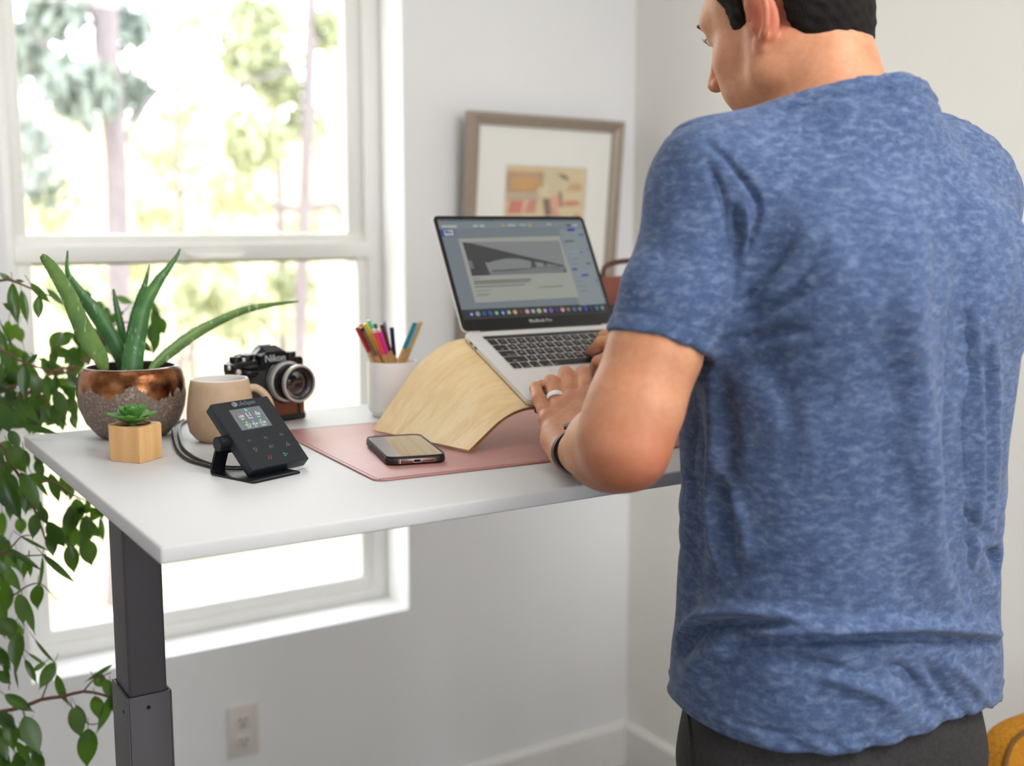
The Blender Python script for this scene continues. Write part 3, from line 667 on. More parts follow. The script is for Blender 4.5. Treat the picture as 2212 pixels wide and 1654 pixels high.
for s, x, y in (('tab', kx0 + .012, kyt - .0105 * LS - rh * 1.72), ('caps lock', kx0 + .018, kyt - .0105 * LS - rh * 2.74), ('shift', kx0 + .014, kyt - .0105 * LS - rh * 3.74), ('fn', kx0 + .008, kyt - .0105 * LS - rh * 4.74), ('control', kx0 + .0285, kyt - .0105 * LS - rh * 4.74), ('option', kx0 + .0465, kyt - .0105 * LS - rh * 4.74), ('command', kx0 + .0675, kyt - .0105 * LS - rh * 4.74)): legends.append((s, x, y, .0036 * LS))
bml = bmesh.new()
for s, x, y, h in legends:
    cu = bpy.data.curves.new('k', 'FONT'); cu.body = s; cu.size = h * 1.35; cu.align_x = 'CENTER'; cu.align_y = 'CENTER'; cu.resolution_u = 1
    o = bpy.data.objects.new('k', cu); SC.collection.objects.link(o); me = bpy.data.meshes.new_from_object(o.evaluated_get(bpy.context.evaluated_depsgraph_get()))
    me.transform(BMt @ Matrix.Translation((x, y, .00128))); bml.from_mesh(me); bpy.data.objects.remove(o); bpy.data.curves.remove(cu); bpy.data.meshes.remove(me)
me = bpy.data.meshes.new('key_legends'); bml.to_mesh(me); bml.free(); link('key_legends', me, LEG, kb, world=True, smooth=False)
b = MB(); tp_ = [(x + LW / 2, y + .046 * LS) for x, y in rrect(.134 * LS, .083 * LS, .004)]; b.prism(tp_, -.0001, .00025, M=BMt)
L2(b, 'trackpad', mat('trackpad_glass', '#d8d7d6', .35, .1, var=.01))
# lid
b = MB(); b.prism([(x + LW / 2, y + LD / 2) for x, y in rrect(LW, LD, .010 * LS, 7)], -.0050, -.0006, bev=.0016, seg=3, M=LMt); lid = L2(b, 'lid', ALU)
b = MB(); b.prism([(x + LW / 2, y + LD / 2) for x, y in rrect(LW - .0022, LD - .0022, .009 * LS, 7)], -.0006, .0001, bev=.0002, seg=1, M=LMt); L2(b, 'bezel', mat('bezel_glass', '#0e0e10', .16, spec=.55), lid)
b = MB(); b.cyl((.03, -.001, -.003), (LW - .03, -.001, -.003), .0042, seg=18, M=LMt); L2(b, 'hinge', mat('hinge_black', '#1b1a1b', .5))
text_mesh('model_lettering', 'MacBook Pro', .0075, LMt @ Matrix.Translation((LW * .5, .0125, .0002)), mat('letter_silver', '#b5b3b1', .4), lap, .0001, world=True, bold=.0001)
# picture on the display, drawn in flat layers on the lid face
SX0, SX1, SY0, SY1 = .0075, LW - .0075, .0195, LD - .0075
Hs = homog([(130, 187), (1618, 217), (1897, 1225), (372, 1262)], [(SX0, SY1), (SX1, SY1), (SX1, SY0), (SX0, SY0)])
smats = []; sb = MB(); lay = [0.0002]
def spoly(pts, col, st=.62, raw=False, dz=.00002):
    nm = 'screen_' + col[1:]
    m = emis(nm, col, st)
    if m not in smats: smats.append(m)
    lay[0] += dz; q = pts if raw else [Hs(*p) for p in pts]
    vs = [sb.bm.verts.new(LMt @ Vector((x, y, lay[0]))) for x, y in q]; f_ = sb.bm.faces.new(vs); f_.normal_update()
    if f_.normal.dot(LMt.to_3x3() @ Vector((0, 0, 1))) < 0: f_.normal_flip()
    f_.material_index = smats.index(m)
def srect(x0, y0, x1, y1, col, **k): spoly([(x0, y0), (x1, y0), (x1, y1), (x0, y1)], col, **k)
spoly([(SX0, SY0), (SX1, SY0), (SX1, SY1), (SX0, SY1)], '#77828a', raw=True)
spoly([(SX0, SY0), (SX1, SY0), (SX1, SY0 + .0165), (SX0, SY0 + .0165)], '#1b2027', raw=True)
spoly([(130, 187), (1618, 217), (1624, 238), (134, 208)], '#65727d')
spoly([(134, 208), (1624, 238), (1640, 296), (148, 290)], '#808b91')
for i in range(9): spoly([(165 + i * 62, 196 + i * .9), (205 + i * 62, 197 + i * .9), (206 + i * 62, 205 + i * .9), (166 + i * 62, 204 + i * .9)], '#3d4c5c')
for x0_, x1_, c in ((170, 325, '#b9c0c2'), (495, 540, '#b9c0c2'), (560, 610, '#b9c0c2'), (850, 930, '#aab4b8'), (975, 1040, '#a0abb0'), (1258, 1305, '#a9b3b7'), (785, 822, '#b8a463'), (1065, 1100, '#b8a463')): spoly([(x0_, 250), (x1_, 253), (x1_ + 4, 277), (x0_ + 4, 274)], c)
for x0_ in (180, 510, 800, 870, 940, 1010, 1265): spoly([(x0_, 287), (x0_ + 60, 288), (x0_ + 62, 294), (x0_ + 2, 293)], '#5c666d')
spoly([(155, 296), (298, 294), (312, 366), (172, 370)], '#2440a8'); spoly([(188, 302), (286, 301), (297, 358), (200, 361)], '#c2c6c6'); spoly([(200, 308), (225, 312), (284, 330), (288, 336), (206, 336)], '#4d5054')
spoly([(1388, 316), (1640, 312), (1850, 1128), (1585, 1140)], '#8a959a')
spoly([(335, 396), (1392, 388), (1576, 1050), (492, 1084)], '#a4a89e')
spoly([(378, 434), (1385, 440), (1462, 782), (465, 796)], '#85888a')
spoly([(378, 434), (470, 448), (700, 510), (1000, 592), (1250, 655), (1420, 702), (1425, 716), (1300, 690), (1180, 668), (1090, 655), (960, 622), (830, 616), (700, 640), (640, 660), (425, 604)], '#3a3a3d')
spoly([(425, 604), (600, 640), (640, 740), (660, 792), (465, 796)], '#38383b')
spoly([(428, 628), (470, 632), (490, 720), (452, 722)], '#6d7072')
spoly([(1085, 650), (1120, 656), (1145, 714), (1085, 722)], '#434448'); spoly([(1210, 668), (1238, 672), (1260, 702), (1218, 708)], '#494a4e'); spoly([(1280, 680), (1296, 684), (1310, 698), (1288, 700)], '#505155')
spoly([(660, 738), (800, 736), (960, 730), (1420, 706), (1435, 716), (1130, 728), (860, 752), (690, 752)], '#4b4c50')
spoly([(640, 754), (900, 748), (1440, 716), (1460, 780), (660, 792)], '#76797c'); spoly([(1424, 742), (1446, 742), (1450, 778), (1428, 778)], '#4b4c50')
for x0_, y0_, x1_, y1_, h_ in ((475, 826, 545, 824, 6), (482, 858, 1078, 846, 17), (486, 880, 1066, 868, 14), (492, 914, 1010, 902, 12), (1160, 934, 1412, 926, 9), (505, 958, 660, 954, 6), (510, 996, 655, 991, 6), (513, 1012, 625, 1008, 5)): spoly([(x0_, y0_ - h_ / 2), (x1_, y1_ - h_ / 2), (x1_ + 2, y1_ + h_ / 2), (x0_ + 2, y0_ + h_ / 2)], '#6a6c67')
for x0_, y0_, x1_, y1_, c in ((1468, 314, 1550, 342, '#1f3c9e'), (1590, 372, 1640, 390, '#2d55a4'), (1462, 268, 1505, 290, '#4a545b'), (1525, 266, 1575, 292, '#aab3b7'), (1435, 438, 1535, 458, '#545d63'), (1510, 740, 1565, 762, '#1f3c9e'), (1608, 806, 1680, 828, '#1f3c9e'), (1602, 560, 1622, 582, '#3a53a0'), (1662, 532, 1682, 546, '#3a53a0'), (1665, 684, 1705, 702, '#4a545b'), (1758, 866, 1776, 884, '#2d4aa4'), (1410, 376, 1445, 382, '#667177'), (1480, 560, 1570, 566, '#a0abb0'), (1490, 636, 1580, 642, '#667177'), (1510, 694, 1560, 700, '#667177'), (1550, 876, 1610, 882, '#667177'), (1555, 930, 1650, 936, '#667177'), (1595, 984, 1655, 990, '#667177'), (1500, 606, 1550, 620, '#98a3a8')): spoly([(x0_, y0_), (x1_, y0_ - 2), (x1_ + 5, y1_ - 2), (x0_ + 5, y1_)], c)
DOCK = ['#2c62c8', '#8f99a1', '#2b57a0', '#3a4f9a', '#38b25f', '#2a5ab0', '#a9aa94', '#c98a4a', '#5a3c22', '#c98c90', '#b4b8ba', '#bcb98e', '#9a9cb0', '#7a4fb0', '#3b4048', '#c07f90', '#8d8040', '#50609a', '#7d8a7a', '#2c3fb8', '#4a2c2c', '#1f6a8a', '#8a9096']
nD = len(DOCK); dx0, dx1 = SX0 + .014, SX1 - .012
for i, c in enumerate(DOCK):
    xc = dx0 + (dx1 - dx0) * i / (nD - 1); yc = SY0 + .0082; r_ = .0041
    spoly([(xc + r_ * math.cos(a), yc + r_ * math.sin(a)) for a in np.linspace(0, 2 * math.pi, 12 if i % 2 else 4, endpoint=False) + math.pi / 4], c, raw=True)
    if i in (0, 4, 5, 6, 7, 9, 12, 15): spoly([(xc + .0004 + r_ * .45 * math.cos(a), yc - .0006 + r_ * .45 * math.sin(a)) for a in np.linspace(0, 2 * math.pi, 8, endpoint=False)], '#c4c8c9', raw=True)
sb.build('screen_image', smats, lap, world=True, smooth=False)

# stand: one sheet of plywood bent into a sloping top and two legs
t = NT('maple_ply'); v = t.coord((2.2, 9, 4), (0, 0, .2)); f = t.noise(4.0, 6, .55, v, 1.2); g = t.noise(24, 4, .6, t.coord((1, 10, 3)))
t.base(t.mix(.18, t.ramp(f, [(.3, lin('#e3c38f')), (.5, lin('#edd3a3')), (.7, lin('#f3ddb3'))]), t.ramp(g, [(.35, lin('#b98a4e')), (.6, lin('#e3c48e'))])), .46, spec=.4); PLY = t.m
EDGE = mat('ply_edge', '#a9783f', .55, var=.2, scale=60)
st = thing('laptop_stand', 'bent plywood laptop stand arching over the pink desk mat', 'laptop stand', (LO.x + LW / 2, 1.38, DZ))
def section(k, side):
    """profile points at k=0 front .. 1 rear; side -1 left leg, +1 right leg"""
    top = LO + frd * (LD * (1 - k)) - (uu.cross(-frd)) * (LT * .62 + .0017)
    e = top if side < 0 else top + uu * LW
    fx0, fy0 = .749 + (.708 - .749) * k, 1.282 + (1.484 - 1.282) * k
    if side > 0: fx0 = 2 * (LO.x + LW / 2) - fx0
    foot = Vector((fx0, fy0, DZ + .0076)); s = -side
    E0 = e + Vector((s * .012, 0, 0)); sh = Vector((e.x - s * .018, e.y - .002, e.z - .001)) 
    # shoulder: control polygon corner between the flat top and the straight leg
    cor = Vector((e.x - s * (.030 + .018 * k), e.y + (foot.y - e.y) * .15, e.z - .001)); mid = foot + (cor - foot) * .55; tp2 = e + Vector((s * .004, 0, 0))
    pts = [foot + (mid - foot) * j for j in np.linspace(0, 1, 6)]
    for j in np.linspace(0, 1, 11)[1:]: pts.append(mid * (1 - j) ** 2 + cor * 2 * j * (1 - j) + tp2 * j * j)
    return pts
rows_ = []
for k in np.linspace(0, 1, 15):
    l = section(k, -1); r = section(k, 1)[::-1]; n_ = 8
    rows_.append(l + [l[-1] + (r[0] - l[-1]) * (j / n_) for j in range(1, n_)] + r)
b = MB(); b.grid(rows_); bmesh.ops.recalc_face_normals(b.bm, faces=b.bm.faces[:])
if sum(f_.normal.z for f_ in b.bm.faces) < 0: bmesh.ops.reverse_faces(b.bm, faces=b.bm.faces[:])
top_faces = set(f_.index for f_ in b.bm.faces)
geom = bmesh.ops.solidify(b.bm, geom=b.bm.faces[:], thickness=.0046)
b.bm.normal_update()
sheet = b.build('bent_sheet', [PLY, EDGE], st, world=True)
for pgn in sheet.data.polygons:
    nrm = pgn.normal
    if abs(nrm.y) > .55 and pgn.area < .0004: pgn.material_index = 1
fl = LO + frd * (LD + .004) - uu.cross(-frd) * (LT * .62 + .004)
for lx_ in (.036, LW - .036): b = MB(); b.box((0, 0, 0), (.05, .007, .0125), bev=.0015, M=frame3(fl + uu * lx_ + uu.cross(-frd) * .001, uu, -frd)); b.build('front_lip', mat('lip_dark', '#4a3a33', .6), st, world=True)
# ------------------------------------------------------------------ aloe in a bronze-dipped pot
PC = (.4225, 1.668)
al_ = thing('aloe_plant', 'aloe with long toothed leaves in a grey pot dipped in bronze glaze', 'potted plant', (*PC, DZ))
t = NT('bronze_dipped_clay'); co = t.coord()
sep = t.node('ShaderNodeSeparateXYZ'); t.link(co, sep.inputs[0])
n1 = t.noise(34, 5, .65, t.coord((1, 1, .35))); n2 = t.noise(300, 2); n3 = t.noise(16, 2, .5, t.coord((1, 1, .1)))
def math_(op, a, b_=None):
    m = t.node('ShaderNodeMath', operation=op)
    for i, v in enumerate((a, b_)):
        if v is None: continue
        if hasattr(v, 'is_output'): t.link(v, m.inputs[i])
        else: m.inputs[i].default_value = v
    return m.outputs[0]
edge = math_('ADD', sep.outputs['Z'], math_('ADD', math_('MULTIPLY', math_('SUBTRACT', n1, .5), .075), math_('MULTIPLY', math_('SUBTRACT', n3, .5), .07)))
maskn = t.node('ShaderNodeMapRange'); maskn.inputs['From Min'].default_value = .0660; maskn.inputs['From Max'].default_value = .0675; t.link(edge, maskn.inputs['Value']); mk = maskn.outputs[0]
clay = t.ramp(n2, [(.35, lin('#6f6058')), (.6, lin('#857469')), (.72, lin('#b5a494'))])
clay2 = t.mix(t.ramp(t.noise(120, 3, .6), [(.60, (0, 0, 0)), (.68, (1, 1, 1))]), clay, lin('#a79788'))
brz = t.ramp(t.noise(26, 3), [(.32, lin('#3a2416')), (.5, lin('#8a5a3a')), (.68, lin('#c08a66'))])
t.base(t.mix(mk, clay2, brz), t.ramp(mk, [(0, (.8, .8, .8)), (1, (.26, .26, .26))]), mk)
t.bump(t.noise(110, 3), .25, .002); POT = t.m
b = MB(); b.lathe([(0, .0004), (.044, .0004), (.050, .004), (.0635, .020), (.0715, .040), (.0745, .060), (.0735, .078), (.0695, .093), (.0655, .0985), (.0635, .0995)], 96); b.build('pot', POT, al_)
b = MB(); b.lathe([(.0637, .0992), (.0618, .1000), (.0596, .0988)], 96); b.build('rim', mat('pot_rim', '#e6dfe2', .2, .25), al_)
b = MB(); b.lathe([(.0597, .0989), (.0602, .085), (.062, .070)], 96); b.build('glazed_inside', mat('pot_inside', '#4a3a33', .4, .2), al_)
SOIL = mat('potting_soil', '#2a1d15', .95, var=.4, scale=200, bump=.6)
b = MB(); b.lathe([(0, .0865), (.03, .0875), (.0605, .084)], 40); b.build('soil', SOIL, al_)
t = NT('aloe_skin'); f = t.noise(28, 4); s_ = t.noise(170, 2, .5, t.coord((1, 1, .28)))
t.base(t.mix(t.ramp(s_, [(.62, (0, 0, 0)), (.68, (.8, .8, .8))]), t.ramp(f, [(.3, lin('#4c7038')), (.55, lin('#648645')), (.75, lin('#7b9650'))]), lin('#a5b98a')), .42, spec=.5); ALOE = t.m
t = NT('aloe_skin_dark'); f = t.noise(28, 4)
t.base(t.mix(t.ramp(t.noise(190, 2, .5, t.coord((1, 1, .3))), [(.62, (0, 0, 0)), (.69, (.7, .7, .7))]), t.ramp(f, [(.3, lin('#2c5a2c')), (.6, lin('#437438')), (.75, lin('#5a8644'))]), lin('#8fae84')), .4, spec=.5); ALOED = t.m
def aloe_leaf(pts, Y0, Y1, m, twist=0.15, teeth=True, nm='leaf'):
    """pts: (px,py,width_px) from base to tip, standing between planes Y0 (base) and Y1 (tip)"""
    n = len(pts); ctr = []; wid = []
    for i, (x, y, w) in enumerate(pts):
        p = on_y(x, y, Y0 + (Y1 - Y0) * (i / (n - 1)) ** 1.2); ctr.append(p); wid.append(w * float((CAMR.T @ (p - np.array([0, 0, CZ])))[2]) / F)
    cs = bez([np.append(c, w) for c, w in zip(ctr, wid)], 40); rows = []; edges = [[], []]
    for i, q in enumerate(cs):
        c = Vector(q[:3]); w = max(q[3], .0012)
        a = Vector(cs[min(i + 1, len(cs) - 1)][:3]) - Vector(cs[max(i - 1, 0)][:3]); a.normalize()
        vd = (c - Vector((0, 0, CZ))).normalized(); sd = a.cross(vd).normalized(); sd = (Matrix.Rotation(twist, 3, a) @ sd); nn = sd.cross(a)
        hw = w / 2 / math.cos(twist); th_ = hw * .42
        ring = []
        for k in range(14):
            an = 2 * math.pi * k / 14; u = math.cos(an); v_ = math.sin(an)
            off = v_ * th_ * (1.0 if v_ > 0 else .45) + (.30 * hw * (u * u) - .1 * hw)
            ring.append(c + sd * hw * u - nn * off * -1)
        rows.append(ring); edges[0].append((c + sd * hw + nn * .2 * hw, sd, a, w)); edges[1].append((c - sd * hw + nn * .2 * hw, -sd, a, w))
    b = MB(); b.grid(rows, closed_u=True); b.bm.faces.new([b.bm.verts.new(p) for p in rows[0]][::-1]); b.bm.faces.new([b.bm.verts.new(p) for p in rows[-1]])
    bmesh.ops.remove_doubles(b.bm, verts=b.bm.verts[:], dist=1e-6)
    if teeth:
        for e in edges:
            for i in range(3, len(e) - 6, 3):
                p, sd, a, w = e[i]
                if w < .006: continue
                tip_ = p + sd * .0014 + a * .0006; k = .0010
                vs = [b.bm.verts.new(x) for x in (p + a * k - sd * .0004, p - a * k - sd * .0004, p + nn * k - sd * .0004, tip_)]
                for tr_ in ((0, 1, 3), (1, 2, 3), (2, 0, 3)): b.bm.faces.new([vs[j] for j in tr_])
    bmesh.ops.recalc_face_normals(b.bm, faces=b.bm.faces[:])
    return b.build(nm, m, al_, world=True)
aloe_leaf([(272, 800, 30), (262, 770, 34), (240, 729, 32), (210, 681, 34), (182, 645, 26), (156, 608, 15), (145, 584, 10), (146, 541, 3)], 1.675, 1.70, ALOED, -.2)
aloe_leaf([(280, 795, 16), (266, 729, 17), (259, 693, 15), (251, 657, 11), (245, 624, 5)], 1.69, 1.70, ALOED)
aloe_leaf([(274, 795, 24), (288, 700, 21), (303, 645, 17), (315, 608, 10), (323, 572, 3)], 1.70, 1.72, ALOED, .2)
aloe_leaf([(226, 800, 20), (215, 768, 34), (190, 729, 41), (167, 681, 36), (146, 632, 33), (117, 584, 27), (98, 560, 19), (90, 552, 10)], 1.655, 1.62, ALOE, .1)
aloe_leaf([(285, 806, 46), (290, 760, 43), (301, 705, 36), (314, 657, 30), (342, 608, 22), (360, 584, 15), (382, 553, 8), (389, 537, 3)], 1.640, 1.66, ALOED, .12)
aloe_leaf([(326, 800, 14), (340, 784, 20), (372, 757, 25), (423, 720, 24), (474, 693, 19), (525, 671, 16), (580, 659, 11), (645, 651, 3)], 1.655, 1.69, ALOE, .25)

# ------------------------------------------------------------------ succulent in a maple block
sq = [np.array(on_z(*p, DZ)) for p in ((224.4, 994), (303, 1001.5), (355.3, 986))]
A_, B_, C_ = sq; D_ = A_ + C_ - B_; cen = (A_ + C_) / 2
su = thing('potted_succulent', 'small green rosette succulent in a faceted maple wood block', 'potted plant', (cen[0], cen[1], DZ))
def chamf(poly, ks):
    out = []
    for i, p in enumerate(poly):
        a, c = poly[i - 1], poly[(i + 1) % len(poly)]; k = ks[i]
        if k < 1e-5: out.append(p); continue
        out += [p + (a - p) / np.linalg.norm(a - p) * k, p + (c - p) / np.linalg.norm(c - p) * k]
    return out
poly = chamf([A_, B_, C_, D_], [.011, .0004, .004, .012]); H_ = .0455; hole = .0225
po_ = [(p[0] - cen[0], p[1] - cen[1]) for p in poly]
t = NT('maple_block'); v = t.coord((30, 30, 2.2)); f = t.noise(1.6, 4, .55, v, .5); g = t.noise(420, 2, .5)
t.base(t.mix(t.ramp(g, [(.62, (0, 0, 0)), (.72, (.5, .5, .5))]), t.ramp(f, [(.3, lin('#cf9c63')), (.55, lin('#ddb27d')), (.75, lin('#e6c190'))]), lin('#b9854b')), .5); MAP_ = t.m
b = MB(); n = 48; ang = np.linspace(0, 2 * math.pi, n, endpoint=False)
def at_ang(a):                                              # where a ray from the middle meets the outline
    d = np.array([math.cos(a), math.sin(a)]); best = 9
    for i in range(len(po_)):
        p = np.array(po_[i]); q = np.array(po_[(i + 1) % len(po_)]); e = q - p; den = d[0] * e[1] - d[1] * e[0]
        if abs(den) < 1e-9: continue
        s_ = (p[0] * e[1] - p[1] * e[0]) / den; k = (p[0] * d[1] - p[1] * d[0]) / den
        if s_ > 0 and -1e-6 <= k <= 1 + 1e-6: best = min(best, s_)
    return d * best
ang = sorted(set(list(ang)) | {math.atan2(y, x) % (2 * math.pi) for x, y in po_})
O_ = [at_ang(a) for a in ang]
b.grid([[(0.001 * math.cos(a), .001 * math.sin(a), .0004) for a in ang], [(p[0], p[1], .0004) for p in O_], [(p[0], p[1], H_ - .0015) for p in O_], [(p[0] * .97, p[1] * .97, H_) for p in O_],
        [(hole * math.cos(a), hole * math.sin(a), H_) for a in ang], [(hole * math.cos(a), hole * math.sin(a), H_ - .012) for a in ang]], closed_u=True)
bmesh.ops.recalc_face_normals(b.bm, faces=b.bm.faces[:]); wb = b.build('wood_block', MAP_, su)
b = MB(); b.lathe([(0, H_ - .0035), (.012, H_ - .0030), (.0224, H_ - .0045)], 28); b.build('soil', SOIL, su)
t = NT('succulent_leaf'); f = t.noise(40, 3); t.base(t.ramp(f, [(.3, lin('#41722f')), (.55, lin('#5d9440')), (.75, lin('#7fae58'))]), .4, spec=.5); SUC = t.m
random.seed(3); b = MB(); b.cyl((0, 0, H_ - .006), (0, 0, H_ + .006), .004, .005, seg=12); b.build('stem', SUC, su)
for ringi, (cnt, L, W_, tilt, z0, r0) in enumerate(((10, .0300, .0200, 13, .003, .003), (8, .0230, .0185, 33, .006, .002), (6, .0170, .0150, 52, .008, .0015), (4, .0115, .0105, 70, .009, .001))):
    for k in range(cnt):
        a = 2 * math.pi * (k + .5 * (ringi % 2)) / cnt + random.uniform(-.12, .12); tl = math.radians(tilt + random.uniform(-5, 5)); l = L * random.uniform(.92, 1.08)
        rows = []
        for i in range(9):
            s_ = i / 8; w = W_ / 2 * (math.sin(math.pi * min(1, .15 + s_ * .85) ** 1.35) ** .8 if s_ < .999 else .03) + .0004; th_ = .0026 * (1 - s_ * .7)
            x = l * s_; z = .004 * s_ * s_; ring = []
            for q_ in range(10):
                an = 2 * math.pi * q_ / 10; ring.append((x, w * math.cos(an), z + th_ * math.sin(an) + .25 * w * math.cos(an) ** 2))
            rows.append(ring)
        M_ = Matrix.Translation((0, 0, H_ + z0)) @ Matrix.Rotation(a, 4, 'Z') @ Matrix.Translation((r0, 0, 0)) @ Matrix.Rotation(-tl, 4, 'Y')
        b = MB(); b.grid(rows, M=M_, closed_u=True); b.bm.faces.new(b.bm.verts[:10][::-1] if False else [b.bm.verts.new(M_ @ Vector(p)) for p in rows[-1]])
        bmesh.ops.remove_doubles(b.bm, verts=b.bm.verts[:], dist=1e-6); bmesh.ops.recalc_face_normals(b.bm, faces=b.bm.faces[:]); b.build('leaf', SUC, su)

# ------------------------------------------------------------------ weeping fig beside the window
fig = thing('weeping_fig', 'tall leafy weeping fig with drooping glossy leaves left of the desk', 'houseplant', (.02, 1.98, 0))
b = MB(); b.lathe([(0, 0.0), (.13, 0.0), (.135, .01), (.165, .28), (.170, .30), (.160, .30), (.150, .26), (0, .26)], 48, (.02, 1.98, 0)); b.build('planter', mat('planter_white', '#cfc9c0', .5), fig, world=True)
b = MB(); b.lathe([(0, .265), (.152, .262)], 32, (.02, 1.98, 0)); b.build('soil', SOIL, fig, world=True)
TW = mat('fig_twig', '#6b4435', .6, var=.15)
b = MB(); tr_ = bez([(.02, 1.98, .26), (.05, 1.96, .6), (.03, 1.97, .95), (.08, 1.95, 1.25), (.06, 1.96, 1.5), (.09, 1.95, 1.62)], 30)
b.tube(tr_, list(np.linspace(.014, .005, len(tr_))), 10); b.build('trunk', TW, fig, world=True)
def twig(pts, r0, r1=None):
    q = bez([P(*p) for p in pts], 16); b = MB(); b.tube(q, list(np.linspace(r0, r1 or r0 * .4, len(q))), 7); b.build('branch', TW, fig, world=True)
twig([(-150, 640, 1.78), (0, 606, 1.70), (30, 608, 1.70), (60, 620, 1.72), (75, 626, 1.73), (110, 640, 1.74)], .0022)
twig([(-160, 730, 1.8), (0, 757, 1.75), (50, 782, 1.75), (110, 800, 1.76), (160, 805, 1.8)], .0022)
twig([(-140, 960, 1.82), (0, 885, 1.82), (60, 850, 1.83), (120, 800, 1.86), (170, 792, 1.9)], .004, .002)
twig([(-100, 900, 1.82), (40, 830, 1.82), (110, 880, 1.84), (148, 922, 1.86)], .0022, .0012)
twig([(150, 800, 1.95), (200, 760, 1.98), (250, 700, 2.0), (310, 700, 2.0)], .003, .001)
twig([(-120, 940, 1.72), (0, 960, 1.68), (15, 990, 1.68), (40, 1025, 1.70), (70, 1090, 1.72), (90, 1140, 1.73), (100, 1170, 1.74)], .0030, .0014)
twig([(60, 1050, 1.75), (110, 1040, 1.78), (160, 1070, 1.80), (205, 1090, 1.82), (240, 1125, 1.84)], .002, .001)
twig([(-120, 1200, 1.70), (0, 1195, 1.68), (45, 1160, 1.67), (70, 1156, 1.67)], .0016, .0007)
twig([(-90, 1230, 1.75), (0, 1198, 1.70), (55, 1200, 1.68), (100, 1198, 1.66)], .0016, .0008)
twig([(-80, 1330, 1.75), (20, 1290, 1.74), (60, 1265, 1.73), (90, 1262, 1.72), (125, 1298, 1.72)], .0018, .0007)
twig([(-120, 1560, 1.82), (35, 1530, 1.78), (90, 1510, 1.76), (135, 1504, 1.75), (180, 1493, 1.75), (222, 1500, 1.75), (250, 1512, 1.75)], .0034, .0018)
twig([(90, 1510, 1.76), (103, 1475, 1.76), (118, 1435, 1.76)], .0014, .0008); twig([(180, 1493, 1.75), (203, 1468, 1.75), (240, 1452, 1.76)], .0014, .0008)
twig([(140, 1505, 1.75), (158, 1530, 1.75), (190, 1562, 1.75), (215, 1562, 1.75)], .0012, .0008); twig([(50, 1525, 1.77), (54, 1548, 1.77)], .001, .0008)
twig([(-90, 1400, 1.78), (10, 1440, 1.75), (20, 1490, 1.75)], .0016, .0008)
